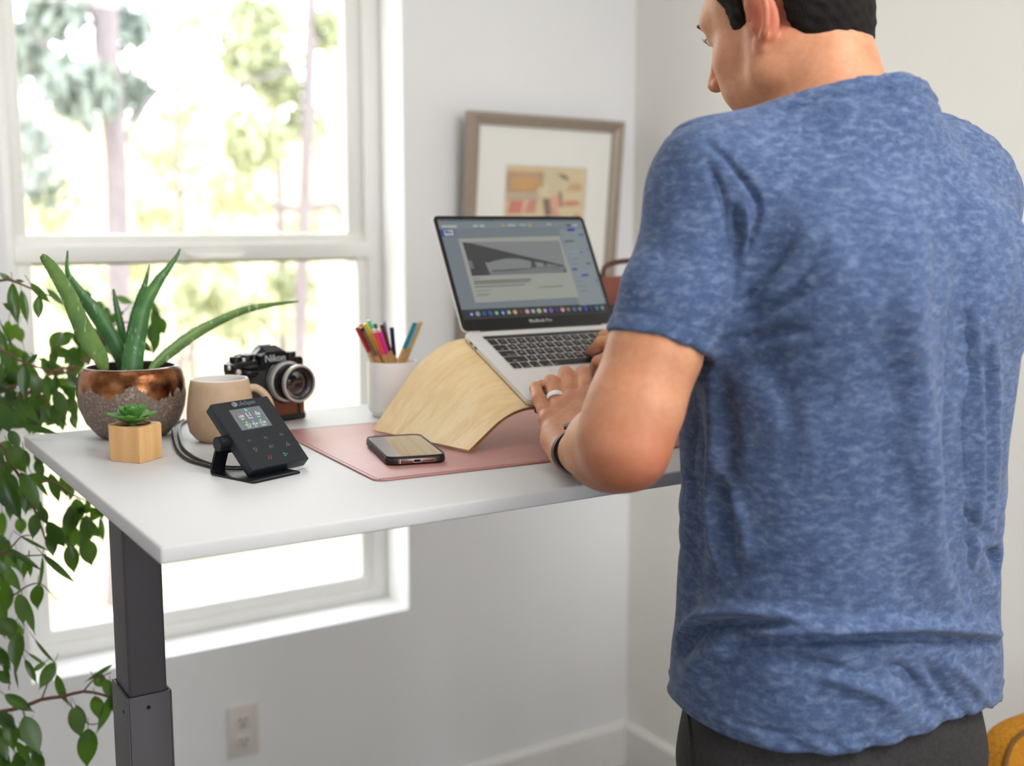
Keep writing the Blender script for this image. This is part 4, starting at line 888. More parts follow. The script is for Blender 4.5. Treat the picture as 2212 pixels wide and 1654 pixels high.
LFS = """0 590 30 609 12 1.70;27 611 40 704 26 1.70;46 626 60 702 18 1.74;35 672 4 655 18 1.71;33 606 54 608 8 1.72;66 611 111 657 17 1.73;84 638 83 692 21 1.73;101 624 141 662 13 1.75;171 633 202 638 16 1.98;204 652 228 668 18 2.0;
228 662 240 690 16 2.0;250 640 290 655 16 2.02;322 640 346 690 14 2.02;330 670 345 730 26 2.02;335 700 330 770 22 2.02;133 716 108 760 32 1.93;122 728 170 720 14 1.94;110 757 162 766 24 1.93;116 755 116 795 20 1.92;55 786 84 762 14 1.78;
79 772 131 794 6 1.78;0 693 41 765 6 1.72;0 712 20 758 6 1.72;51 789 52 862 27 1.74;60 806 98 852 34 1.76;110 815 85 850 26 1.78;97 810 108 880 11 1.75;38 860 88 916 22 1.73;30 862 60 914 14 1.74;45 918 128 937 15 1.615;
-4 870 22 938 34 1.66;20 930 43 970 24 1.66;120 842 144 905 30 1.80;132 833 166 872 16 1.84;148 810 170 840 24 1.86;120 868 125 925 26 1.82;2 783 4 832 14 1.72;8 755 20 803 24 1.78;160 880 167 922 16 1.88;10 830 55 800 30 1.84;
0 840 45 820 30 1.84;55 870 110 858 30 1.85;80 890 120 915 26 1.85;18 880 42 900 18 1.85;0 860 40 878 22 1.8;20 962 58 1024 36 1.66;52 972 63 1010 16 1.64;80 972 92 1008 24 1.80;82 990 94 1032 22 1.80;45 1020 87 1106 32 1.66;
5 1030 48 1128 36 1.66;-8 1040 30 1110 34 1.68;68 1022 108 1077 12 1.72;108 1022 129 1088 24 1.82;132 1025 145 1075 22 1.84;155 1045 152 1084 16 1.84;165 1076 169 1134 32 1.82;160 1096 138 1164 36 1.80;190 1076 189 1114 14 1.85;216 1095 194 1128 24 1.84;
186 1112 184 1174 31 1.80;76 1110 70 1166 27 1.70;87 1092 102 1134 22 1.72;104 1126 142 1184 31 1.74;108 1148 115 1205 26 1.76;178 1164 199 1224 39 1.78;150 1176 161 1240 33 1.76;217 1116 223 1174 13 1.84;245 1126 251 1194 16 1.84;15 1182 96 1236 13 1.64;
44 1158 110 1192 7 1.66;93 1198 167 1262 15 1.64;60 1206 50 1255 14 1.68;64 1208 66 1248 11 1.68;92 1202 78 1290 8 1.68;0 1212 48 1280 24 1.70;0 1240 20 1300 18 1.72;82 1262 82 1318 29 1.70;40 1282 50 1352 31 1.71;48 1286 76 1372 20 1.70;
0 1335 35 1372 42 1.70;40 1366 32 1446 34 1.66;50 1372 33 1465 14 1.68;75 1380 124 1436 7 1.70;54 1424 80 1478 15 1.70;60 1410 105 1440 7 1.72;118 1430 84 1490 30 1.76;122 1457 148 1524 19 1.75;98 1430 66 1452 12 1.74;243 1435 181 1474 10 1.75;
204 1460 232 1482 27 1.75;225 1466 248 1515 25 1.74;205 1503 214 1555 29 1.74;240 1502 206 1588 22 1.73;156 1528 176 1595 35 1.73;163 1522 190 1565 16 1.75;190 1573 187 1660 43 1.72;52 1546 87 1632 42 1.72;10 1500 75 1538 26 1.76;0 1538 32 1575 30 1.75;
18 1556 30 1625 29 1.75;35 1602 70 1655 18 1.73;72 1622 94 1672 26 1.73;0 1590 16 1650 22 1.74;38 1575 62 1608 16 1.74;0 1400 18 1440 24 1.72;10 1430 18 1470 12 1.74;30 1440 40 1490 6 1.76;-10 1280 12 1340 24 1.72;8 1255 18 1345 16 1.7;
-20 1150 10 1220 30 1.72;-14 960 12 1020 26 1.70;2 990 14 1065 22 1.7;60 880 20 930 24 1.76;140 770 190 790 18 1.95;180 740 215 780 22 1.98;285 690 300 730 18 2.02;130 795 95 812 14 1.9;-15 730 15 760 14 1.75;5 905 60 925 24 1.8;
150 900 168 930 10 1.9;100 780 128 800 16 1.88;-5 1450 25 1478 22 1.76;-6 1610 22 1670 26 1.74;240 1480 255 1560 18 1.74;70 1640 50 1700 30 1.7;110 930 128 960 10 1.9;-10 820 30 850 22 1.82"""
random.seed(11)
def fill(n, x0, x1, y0, y1, d0, d1):                        # the denser inner part of the crown
    out = []
    for _ in range(n):
        x, y = random.uniform(x0, x1), random.uniform(y0, y1); an = random.gauss(math.pi / 2, .55); L = random.uniform(38, 66)
        out.append('%.0f %.0f %.0f %.0f %.0f %.2f' % (x, y, x + L * math.cos(an), y + L * math.sin(an), random.uniform(16, 31), random.uniform(d0, d1)))
    return ';' + ';'.join(out)
LFS += fill(26, -15, 90, 770, 900, 1.80, 1.95) + fill(16, 70, 160, 770, 890, 1.84, 1.98) + fill(12, -15, 60, 690, 770, 1.80, 1.92) + fill(12, 150, 215, 700, 790, 1.95, 2.05) + fill(9, 250, 345, 650, 760, 1.98, 2.06) + fill(14, -15, 60, 950, 1120, 1.74, 1.9) + fill(16, -15, 40, 1150, 1420, 1.74, 1.9) + fill(16, -15, 75, 1520, 1660, 1.76, 1.9) + fill(8, 100, 220, 1080, 1160, 1.80, 1.9)
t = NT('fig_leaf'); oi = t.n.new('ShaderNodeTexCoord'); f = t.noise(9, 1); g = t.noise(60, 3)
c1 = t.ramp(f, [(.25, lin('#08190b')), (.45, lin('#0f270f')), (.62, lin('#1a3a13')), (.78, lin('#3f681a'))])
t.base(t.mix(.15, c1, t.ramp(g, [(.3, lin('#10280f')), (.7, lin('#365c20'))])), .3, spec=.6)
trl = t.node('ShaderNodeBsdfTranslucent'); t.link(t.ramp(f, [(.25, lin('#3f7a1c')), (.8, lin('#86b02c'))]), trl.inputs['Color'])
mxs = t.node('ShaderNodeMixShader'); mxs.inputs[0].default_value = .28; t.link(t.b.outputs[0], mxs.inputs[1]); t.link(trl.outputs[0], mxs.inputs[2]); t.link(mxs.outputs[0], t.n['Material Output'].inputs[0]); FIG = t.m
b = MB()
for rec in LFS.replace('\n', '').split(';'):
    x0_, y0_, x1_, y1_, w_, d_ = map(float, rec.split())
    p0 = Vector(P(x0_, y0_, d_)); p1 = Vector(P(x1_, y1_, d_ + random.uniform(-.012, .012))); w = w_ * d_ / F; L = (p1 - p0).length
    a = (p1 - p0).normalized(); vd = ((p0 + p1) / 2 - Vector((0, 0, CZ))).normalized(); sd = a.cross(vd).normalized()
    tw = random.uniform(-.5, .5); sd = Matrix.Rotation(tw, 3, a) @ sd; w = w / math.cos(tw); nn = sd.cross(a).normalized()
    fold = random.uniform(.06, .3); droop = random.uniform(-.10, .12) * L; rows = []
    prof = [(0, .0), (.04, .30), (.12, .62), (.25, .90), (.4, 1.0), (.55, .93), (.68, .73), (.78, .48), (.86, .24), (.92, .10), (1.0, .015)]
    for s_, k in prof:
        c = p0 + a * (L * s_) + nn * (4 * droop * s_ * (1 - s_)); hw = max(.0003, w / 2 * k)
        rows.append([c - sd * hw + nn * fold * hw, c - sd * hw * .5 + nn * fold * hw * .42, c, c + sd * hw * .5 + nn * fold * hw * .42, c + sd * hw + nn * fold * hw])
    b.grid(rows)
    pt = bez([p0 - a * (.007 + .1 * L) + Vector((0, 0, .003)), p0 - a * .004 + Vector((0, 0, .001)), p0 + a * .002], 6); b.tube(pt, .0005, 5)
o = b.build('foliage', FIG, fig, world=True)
# ------------------------------------------------------------------ framed print hanging on the wall
PFW, PFH = .440, .60
tlt = math.radians(4.2)
fx0, fz1 = 1.366, 1.731
pf = thing('picture_frame', 'silver framed vintage poster print hanging on the wall behind the laptop', 'picture', (fx0 + PFW / 2 - .004, YB - .004, fz1 - PFH))
FM = Matrix.Rotation(tlt, 4, 'X') @ Matrix.Translation((0, -.012, 0)) @ Matrix.Rotation(math.radians(.7), 4, 'Y')   # x right, z up, face toward -y
FRM = mat('frame_champagne', '#a39588', .36, .55, var=.08, scale=120)
prof = [(0, .012), (0, -.016), (.004, -.020), (.012, -.019), (.018, -.014), (.026, -.012), (.029, -.008), (.029, .004)]
b = MB(); cs = [(-PFW / 2, 0), (PFW / 2, 0), (PFW / 2, PFH), (-PFW / 2, PFH)]; sg = [(1, 1), (-1, 1), (-1, -1), (1, -1)]
b.grid([[(x + sx * o_, y_, z + sz * o_) for (x, z), (sx, sz) in zip(cs, sg)] for o_, y_ in prof], M=FM, closed_u=True); bmesh.ops.recalc_face_normals(b.bm, faces=b.bm.faces[:])
b.build('frame_moulding', FRM, pf, smooth=False)
b = MB(); b.box((0, .006, PFH / 2), (PFW - .01, .008, PFH - .01), M=FM); b.build('backing', mat('backing_board', '#6e5a46', .8), pf)
MAT_ = mat('mat_board', '#e9e8e2', .8, var=.008)
px0, px1, pz0, pz1 = -.112, .122, .18, PFH - .1175
b = MB(); o4 = [(-PFW / 2 + .026, .026), (PFW / 2 - .026, .026), (PFW / 2 - .026, PFH - .026), (-PFW / 2 + .026, PFH - .026)]; i4 = [(px0, pz0), (px1, pz0), (px1, pz1), (px0, pz1)]
b.grid([[(x, -.0030, z) for x, z in o4], [(x, -.0030, z) for x, z in i4], [(x, .0002, z) for x, z in i4]], M=FM, closed_u=True); b.build('mat_board', MAT_, pf, smooth=False)
b = MB(); b.box(((px0 + px1) / 2, .0012, (pz0 + pz1) / 2), (px1 - px0 + .004, .001, pz1 - pz0 + .004), M=FM); pr = b.build('print', mat('print_paper', '#d8c6a2', .7, var=.05), pf)
Hp = homog([(185, 195), (2035, 240), (1975, 1500), (165, 1360)], [(px0, pz1), (px1, pz1), (px1, pz1 - .156), (px0, pz1 - .150)])
def ink(nm, pts, col, k=[0]):
    k[0] += 1; q = [Hp(*p) for p in pts]; b = MB()
    vs = [b.bm.verts.new(FM @ Vector((x, .0006 - .00003 * k[0], z))) for x, z in q]; f_ = b.bm.faces.new(vs); f_.normal_update()
    if f_.normal.y > 0: f_.normal_flip()
    b.build(nm, mat('ink_' + col[1:], col, .7, var=.08), pr, smooth=False)
ink('ink_panel', [(215, 300), (1030, 310), (1020, 720), (210, 720)], '#b39a80'); ink('ink_band', [(220, 290), (1010, 300), (1010, 345), (220, 335)], '#d3a67a')
ink('ink_lettering', [(300, 450), (480, 420), (700, 440), (900, 420), (1000, 500), (870, 660), (620, 690), (330, 640)], '#c99f6c')
ink('ink_panel', [(215, 740), (920, 740), (910, 850), (220, 850)], '#bfac9a')
ink('ink_red_lettering', [(300, 850), (610, 850), (560, 1090), (250, 1090)], '#cf8578'); ink('ink_red_lettering', [(690, 850), (890, 850), (860, 1080), (600, 1090), (640, 960)], '#c98f82')
ink('ink_hat', [(1050, 300), (1330, 300), (1560, 560), (1420, 680), (1180, 800), (1000, 810), (880, 700), (910, 620), (1040, 600)], '#d3c6a3')
ink('ink_dark_shape', [(1330, 350), (1520, 360), (1640, 470), (1580, 490), (1450, 440)], '#8d7b6c'); ink('ink_dark_shape', [(1010, 820), (1180, 820), (1240, 1150), (1080, 1160)], '#8a7266'); ink('ink_dark_shape', [(1370, 690), (1450, 690), (1490, 990), (1420, 1010)], '#937b70')
ink('ink_pink_shape', [(1200, 790), (1380, 740), (1410, 980), (1330, 1060), (1230, 1020)], '#dba491'); ink('ink_pink_shape', [(1230, 1010), (1340, 1050), (1480, 1200), (1550, 1370), (1060, 1370), (1180, 1200)], '#d3a08e')
ink('ink_tan_lettering', [(1620, 530), (1930, 540), (1930, 690), (1540, 690)], '#cba883'); ink('ink_red_lettering', [(1520, 880), (1890, 880), (1880, 960), (1510, 980)], '#c98672'); ink('ink_red_spot', [(1760, 1130), (1880, 1140), (1890, 1220), (1770, 1230)], '#c98f76'); ink('ink_tan_lettering', [(1680, 1250), (1880, 1250), (1860, 1330), (1650, 1330)], '#b5a582')
ink('ink_border', [(165, 195), (215, 195), (200, 1360), (160, 1360)], '#d1b494')

# ------------------------------------------------------------------ leather bag behind the laptop
bag = thing('leather_briefcase', 'brown leather briefcase with a rolled handle standing behind the laptop', 'bag', (1.325, 1.665, DZ), 0)
t = NT('brown_leather'); f = t.noise(14, 4); t.base(t.ramp(f, [(.3, lin('#5c2b1f')), (.7, lin('#7a3d2b'))]), .42, spec=.5); t.bump(t.noise(500, 2), .15, .0005); BRN = t.m
bh = .200
b = MB(); b.prism([(x, z + .085) for x, z in rrect(.32, .17, .012, 4)], -.042, .042, bev=.008, seg=3, M=Matrix(((1, 0, 0, 0), (0, 0, 1, 0), (0, 1, 0, 0), (0, 0, 0, 1)))); b.build('body', mat('bag_black', '#1c1614', .5), bag)
rows_ = []
for x in np.linspace(-.162, .162, 13):
    rows_.append([(x, -.0455, .158), (x, -.0462, .175), (x, -.044, .192), (x, -.030, bh + .002), (x, 0, bh + .005), (x, .030, bh + .002), (x, .044, .19), (x, .045, .12), (x, .044, .06)])
b = MB(); b.grid(rows_); b.solid(.003); fl_ = b.build('flap', BRN, bag)
b = MB(); b.tube(bez([(-.075, 0, bh + .004), (-.07, 0, bh + .022), (-.04, 0, bh + .030), (.0, 0, bh + .031), (.03, 0, bh + .027), (.062, 0, bh + .015), (.075, 0, bh + .004)], 26), .0048, 12); b.build('handle', mat('handle_leather', '#4c2a20', .45), bag)
b = MB(); b.cyl((.0, 0, bh + .031), (.012, 0, bh + .0303), .0056, seg=16); b.build('handle_ring', mat('brass', '#c9b48a', .35, 1.0), bag)
b = MB(); b.box((.0, -.0472, .170), (.03, .004, .022), bev=.001); b.build('clasp', mat('brass', ''), bag)

# ------------------------------------------------------------------ mustard chair
ch = thing('upholstered_chair', 'mustard upholstered chair with a piped back at the lower right corner', 'chair', (1.664, .80, 0), math.radians(-8))
t = NT('mustard_weave'); f = t.noise(180, 3, .6, t.coord((3, 1, 1))); t.base(t.ramp(f, [(.3, lin('#96621a')), (.55, lin('#b87d22')), (.75, lin('#c98f33'))]), .85, spec=.2); t.bump(f, .3, .001); MUS = t.m
XZ = Matrix(((1, 0, 0, 0), (0, 0, -1, 0), (0, 1, 0, 0), (0, 0, 0, 1)))
outl = [(-.165, .0), (-.182, .12), (-.186, .22), (-.172, .29), (-.140, .325), (-.06, .335), (.06, .335), (.140, .325), (.172, .29), (.186, .22), (.182, .12), (.165, .0)]
b = MB(); b.prism(bez([(x, z, 0) for x, z in outl], 60) and [(q[0], q[1]) for q in bez([(x, z, 0) for x, z in outl], 60)], -.028, .028, bev=.016, seg=4, M=Matrix.Translation((0, .175, .385)) @ Matrix.Rotation(math.radians(-7), 4, 'X') @ XZ); bk_ = b.build('backrest', MUS, ch)
b = MB(); q = [(Matrix.Translation((0, .175, .385)) @ Matrix.Rotation(math.radians(-7), 4, 'X') @ XZ) @ Vector((p[0] * .985, p[1] * .985 + .002, .0285)) for p in bez([(x, z, 0) for x, z in outl], 60)]; b.tube(q, .0035, 8); b.build('piping', mat('piping_dark', '#6b4a17', .8), bk_)
b = MB(); b.prism(rrect(.40, .40, .05, 6), .385, .455, bev=.018, seg=4); b.build('seat', MUS, ch)
for sx, sy in ((-1, -1), (1, -1), (-1, 1), (1, 1)):
    b = MB(); b.cyl((sx * .17, sy * .17, .385), (sx * .195, sy * .2, .0), .018, .011, seg=16); b.build('leg', mat('chair_wood', '#5b4130', .5), ch)
# ------------------------------------------------------------------ signed-distance modelling (for the figure)
class Field:
    def __init__(s, xs, ys, zs, big=.06):
        s.a = [np.asarray(v, np.float32) for v in (xs, ys, zs)]; s.d = np.full([len(v) for v in s.a], big, np.float32); s.big = big
    def sub(s, lo, hi):
        sl = []
        for v, l, h in zip(s.a, lo, hi):
            i0 = max(0, int(np.searchsorted(v, l)) - 1); i1 = min(len(v), int(np.searchsorted(v, h)) + 1)
            if i1 <= i0: return None, None
            sl.append(slice(i0, i1))
        g = [s.a[0][sl[0]][:, None, None], s.a[1][sl[1]][None, :, None], s.a[2][sl[2]][None, None, :]]
        return tuple(sl), g
    def put(s, lo, hi, fn, k=.01, op='add', pad=.055):
        sl, g = s.sub([x - pad for x in lo], [x + pad for x in hi])
        if sl is None: return
        v = fn(*g); c = s.d[sl]
        if op == 'add':
            h = np.maximum(k - np.abs(v - c), 0) / max(k, 1e-6); s.d[sl] = np.minimum(np.minimum(v, c) - h * h * k * .25, s.big)
        else:
            v = -v; h = np.maximum(k - np.abs(v - c), 0) / max(k, 1e-6); s.d[sl] = np.maximum(v, c) + h * h * k * .25
    def cone(s, a, b, ra, rb, k=.01, op='add'):
        a = np.array(a, np.float32); b = np.array(b, np.float32); ab = b - a; L2 = float(ab @ ab) + 1e-9; r = max(ra, rb)
        def fn(x, y, z):
            t_ = np.clip(((x - a[0]) * ab[0] + (y - a[1]) * ab[1] + (z - a[2]) * ab[2]) / L2, 0, 1)
            return np.sqrt((x - a[0] - ab[0] * t_) ** 2 + (y - a[1] - ab[1] * t_) ** 2 + (z - a[2] - ab[2] * t_) ** 2) - (ra + (rb - ra) * t_)
        s.put(np.minimum(a, b) - r, np.maximum(a, b) + r, fn, k, op)
    def chain(s, pts, rs, k=.006):
        for i in range(len(pts) - 1): s.cone(pts[i], pts[i + 1], rs[i], rs[i + 1], k)
    def ell(s, c, r, R=None, k=.01, op='add'):
        c = np.array(c, np.float32); r = np.array(r, np.float32); R = np.eye(3) if R is None else np.array(R); m = float(min(r)); e = float(max(r))
        def fn(x, y, z):
            X, Y, Z = x - c[0], y - c[1], z - c[2]
            u = (R[0, 0] * X + R[1, 0] * Y + R[2, 0] * Z) / r[0]; v = (R[0, 1] * X + R[1, 1] * Y + R[2, 1] * Z) / r[1]; w = (R[0, 2] * X + R[1, 2] * Y + R[2, 2] * Z) / r[2]
            q = np.sqrt(u * u + v * v + w * w); q2 = np.sqrt((u / r[0]) ** 2 + (v / r[1]) ** 2 + (w / r[2]) ** 2)
            return q * (q - 1) / np.maximum(q2, 1e-6)
        s.put(c - e, c + e, fn, k, op)
    def mesh(s):
        """surface nets"""
        d = s.d; ins = d < 0; n = d.shape
        allc = np.zeros([q - 1 for q in n], np.int8)
        for i in (0, 1):
            for j in (0, 1):
                for k in (0, 1): allc += ins[i:n[0] - 1 + i, j:n[1] - 1 + j, k:n[2] - 1 + k]
        act = np.nonzero((allc > 0) & (allc < 8)); del allc
        I, J, K = [q.astype(np.int64) for q in act]
        key = (I * (n[1] - 1) + J) * (n[2] - 1) + K
        acc = np.zeros((len(I), 3)); cnt = np.zeros(len(I)); X, Y, Z = s.a
        co = [(0, 0, 0), (1, 0, 0), (0, 1, 0), (1, 1, 0), (0, 0, 1), (1, 0, 1), (0, 1, 1), (1, 1, 1)]
        for p in range(8):
            for ax in range(3):
                if co[p][ax]: continue
                q = list(co[p]); q[ax] = 1
                d0 = d[I + co[p][0], J + co[p][1], K + co[p][2]]; d1 = d[I + q[0], J + q[1], K + q[2]]
                m = (d0 < 0) != (d1 < 0); t_ = np.where(m, d0 / np.where(m, d0 - d1, 1), 0)
                P0 = np.stack([X[I + co[p][0]], Y[J + co[p][1]], Z[K + co[p][2]]], 1); P1 = np.stack([X[I + q[0]], Y[J + q[1]], Z[K + q[2]]], 1)
                acc += np.where(m[:, None], P0 + (P1 - P0) * t_[:, None], 0); cnt += m
        V = acc / cnt[:, None]; quads = []
        for ax in range(3):
            b_, c_ = (ax + 1) % 3, (ax + 2) % 3
            sl0 = [slice(None)] * 3; sl1 = [slice(None)] * 3; sl0[ax] = slice(0, n[ax] - 1); sl1[ax] = slice(1, n[ax])
            e0 = ins[tuple(sl0)]; ch_ = e0 != ins[tuple(sl1)]; E = np.stack(np.nonzero(ch_), 1)
            ok = (E[:, b_] > 0) & (E[:, c_] > 0) & (E[:, b_] < n[b_] - 1) & (E[:, c_] < n[c_] - 1); E = E[ok]
            fl = e0[E[:, 0], E[:, 1], E[:, 2]]
            def ix(db, dc):
                Q = E.copy(); Q[:, b_] -= db; Q[:, c_] -= dc
                return np.searchsorted(key, (Q[:, 0].astype(np.int64) * (n[1] - 1) + Q[:, 1]) * (n[2] - 1) + Q[:, 2])
            q = np.stack([ix(1, 1), ix(0, 1), ix(0, 0), ix(1, 0)], 1); q[~fl] = q[~fl][:, ::-1]; quads.append(q)
        return V, np.concatenate(quads)
def np_mesh(name, V, Q, m, parent, disp=None, attrs=None):
    me = bpy.data.meshes.new(name); me.vertices.add(len(V)); me.vertices.foreach_set('co', np.asarray(V, np.float32).ravel())
    me.loops.add(Q.size); me.loops.foreach_set('vertex_index', Q.astype(np.int32).ravel())
    me.polygons.add(len(Q)); me.polygons.foreach_set('loop_start', np.arange(0, Q.size, 4, dtype=np.int32)); me.polygons.foreach_set('loop_total', np.full(len(Q), 4, np.int32))
    me.update(calc_edges=True)
    for k, v in (attrs or {}).items():
        at = me.attributes.new(k, 'FLOAT', 'POINT'); at.data.foreach_set('value', np.asarray(v, np.float32))
    o = link(name, me, m, parent, world=True, smooth=False); me.polygons.foreach_set('use_smooth', [True] * len(me.polygons)); return o
def vnormals(V, Q):
    a = V[Q[:, 2]] - V[Q[:, 0]]; b_ = V[Q[:, 3]] - V[Q[:, 1]]; fn = np.cross(a, b_); N = np.zeros_like(V)
    for i in range(4): np.add.at(N, Q[:, i], fn)
    return N / np.maximum(np.linalg.norm(N, axis=1, keepdims=True), 1e-12)
def relax(V, Q, n=2, lam=.5):
    E = np.concatenate([Q[:, [0, 1]], Q[:, [1, 2]], Q[:, [2, 3]], Q[:, [3, 0]]])
    deg = np.bincount(E.ravel(), minlength=len(V)).astype(float)[:, None]
    for _ in range(n):
        S = np.zeros_like(V); 
        for ax in range(3): S[:, ax] = np.bincount(E[:, 0], V[E[:, 1], ax], len(V)) + np.bincount(E[:, 1], V[E[:, 0], ax], len(V))
        V = V + lam * (S / np.maximum(deg, 1) - V)
    return V
def pix(V):
    d = (V - np.array([0, 0, CZ])) @ CAMR; return CX + F * d[:, 0] / d[:, 2], CY + F * d[:, 1] / d[:, 2], d[:, 2]
def axis(lo, hi, step, fine=()):
    """grid line positions: 'step' spacing, finer inside the (lo, hi, step) ranges"""
    cuts = sorted({lo, hi} | {x for f_ in fine for x in f_[:2]}); out = [lo]
    for a, b_ in zip(cuts, cuts[1:]):
        st_ = min([step] + [f_[2] for f_ in fine if f_[0] <= (a + b_) / 2 <= f_[1]]); n = max(1, round((b_ - a) / st_)); out += list(a + (b_ - a) * np.arange(1, n + 1) / n)
    return np.array(out)
BN = np.array(uu.cross(-frd)); BN = BN if BN[2] > 0 else -BN; BO = np.array(LO)
def on_keys(px, py, h=.0):
    r = ray(px, py); o_ = np.array([0, 0, CZ]); return o_ + r * (((BO + BN * h - o_) @ BN) / (r @ BN))

# ------------------------------------------------------------------ the man
man = thing('person', 'man in a heather blue t-shirt seen from behind, typing on the laptop', 'person', (.97, .86, 0))
Ls, Le, Lw = P(1542, 394, 1.160), P(1347, 950, 1.130), P(1250, 979, 1.385)
Rs, Re, Rw = np.array([1.146, .882, 1.508]), np.array([1.200, 1.015, 1.245]), P(1425, 786, 1.56)
fld = Field(axis(.60, 1.32, .0045, [(.74, 1.03, .0019)]), axis(.66, 1.46, .0045, [(1.06, 1.42, .0019), (.84, 1.06, .003)]), axis(.86, 1.93, .0045, [(1.165, 1.36, .0019), (1.56, 1.80, .0026)]))
# trunk (under the shirt)
TC = np.array([.970, .866])
for z0_, z1_, a0, a1 in ((.88, 1.02, .12, .115), (1.02, 1.2, .115, .11), (1.2, 1.42, .11, .115)):
    for sx in (-.045, .045): fld.cone((TC[0] + sx, TC[1], z0_), (TC[0] + sx, TC[1], z1_), a0 - .02, a1 - .02, .05)
fld.cone((TC[0] - .08, TC[1] + .005, 1.45), (TC[0] + .08, TC[1] + .005, 1.45), .085, .085, .06)
NB = np.array([.962, .864, 1.565])
for S_ in (Ls, Rs): fld.cone(NB + (0, .0, -.01), S_ + (0, 0, -.002), .046, .043, .04); fld.ell(S_ + (0, 0, -.010), (.047, .047, .050), k=.03)
# left arm
fld.cone(Ls, Ls + (Le - Ls) * .45, .038, .0385, .03); fld.cone(Ls + (Le - Ls) * .45, Ls + (Le - Ls) * .66, .0385, .0430, .02); fld.cone(Ls + (Le - Ls) * .66, Ls + (Le - Ls) * .86, .0430, .0435, .02); fld.cone(Ls + (Le - Ls) * .86, Le, .0430, .0370, .02)
fax = (Lw - Le) / np.linalg.norm(Lw - Le)
fld.ell(Le + np.array([.002, -.012, -.012]), (.025, .025, .023), k=.02)                                   # olecranon
fld.cone(Le + fax * .005, Le + fax * .075, .0385, .0375, .03); fld.cone(Le + fax * .075, Lw - fax * .03, .0375, .0265, .02)
sdv = np.cross(fax, [0, 0, 1.]); sdv /= np.linalg.norm(sdv)
for o_ in (-.0115, .0115): fld.cone(Lw - fax * .06 + sdv * o_ * .7, Lw + fax * .012 + sdv * o_, .0215, .0195, .015)
fld.ell(Le + fax * .05 + np.array([.002, 0, -.012]), (.037, .055, .034), k=.03)                   # forearm belly
# left hand
MC = {'i': P(1265, 860, 1.472), 'm': P(1232, 869, 1.476), 'r': P(1205, 887, 1.466), 'p': P(1184, 909, 1.449)}
PI_ = {'i': P(1260, 811, 1.516), 'm': P(1224, 812, 1.520), 'r': P(1193, 828, 1.508), 'p': P(1164, 862, 1.480)}
wr = {'i': Lw + sdv * .013, 'm': Lw + sdv * .005, 'r': Lw - sdv * .006, 'p': Lw - sdv * .014}
for f_, rr_ in (('i', .0112), ('m', .0115), ('r', .0112), ('p', .0104)):
    fld.cone(wr[f_] + fax * .004, MC[f_], .0165, rr_, .014)
    mid = (wr[f_] + MC[f_]) / 2 + np.array([0, 0, -.008]); fld.ell(mid, (.014, .022, .012), k=.02)
for a_, b_ in (('i', 'm'), ('m', 'r'), ('r', 'p')): fld.cone(MC[a_] * .68 + wr[a_] * .32, MC[b_] * .68 + wr[b_] * .32, .0110, .0105, .008)
fing = {'i': (P(1259, 805, 1.540), on_keys(1257, 822, .0072), .0105), 'm': (P(1222, 806, 1.545), on_keys(1221, 822, .0072), .0108), 'r': (P(1190, 824, 1.532), on_keys(1189, 838, .0070), .0102), 'p': (P(1157, 838, 1.508), on_keys(1170, 831, .0064), .0088)}
for f_, (dip, tip, r_) in fing.items():
    fld.chain([MC[f_], (MC[f_] + PI_[f_]) / 2, PI_[f_], dip, tip], [r_ * 1.04, r_ * .92, r_ * 1.0, r_ * .88, r_ * .74], .004)
    fld.ell(MC[f_] + np.array([0, -.002, .004]), (.0095, .0095, .0085), k=.010)
fld.chain([Lw + sdv * .020 + fax * .02, P(1302, 905, 1.452), P(1322, 868, 1.492), P(1322, 846, 1.518)], [.0165, .014, .0108, .009], .012)
# right arm
fld.cone(Rs, Re, .045, .040, .03); fx2 = (Rw - Re) / np.linalg.norm(Rw - Re)
fld.cone(Re, Re + fx2 * .09, .040, .042, .03); fld.cone(Re + fx2 * .09, Rw, .042, .026, .02)
# right hand
RM = {'i': P(1372, 760, 1.600), 'm': P(1372, 744, 1.618), 'r': P(1376, 733, 1.640), 'p': P(1384, 727, 1.662)}
for f_ in 'imrp': fld.cone(Rw + (RM[f_] - Rw) * .12, RM[f_], .0165, .0118, .012)
for a_, b_ in (('i', 'm'), ('m', 'r'), ('r', 'p')): fld.cone(RM[a_] * .7 + Rw * .3, RM[b_] * .7 + Rw * .3, .0115, .011, .012)
rf = {'i': [P(1322, 768, 1.584), P(1293, 783, 1.576), on_keys(1279, 803, .0062)], 'm': [P(1330, 734, 1.612), P(1299, 742, 1.606), on_keys(1276, 759, .0066)],
      'r': [P(1334, 722, 1.636), P(1306, 727, 1.640), on_keys(1290, 742, .0066)], 'p': [P(1344, 718, 1.660), P(1324, 722, 1.668), on_keys(1312, 734, .0060)]}
for f_, q in rf.items(): fld.chain([RM[f_]] + q, [.0105, .0102, .0088, .0074] if f_ != 'p' else [.0095, .0088, .0078, .0066], .006)
fld.chain([Rw + (RM['i'] - Rw) * .2 + np.array([-.006, -.012, 0]), P(1362, 806, 1.545), P(1334, 795, 1.548), P(1309, 791, 1.552)], [.0160, .0135, .0112, .0088], .010)
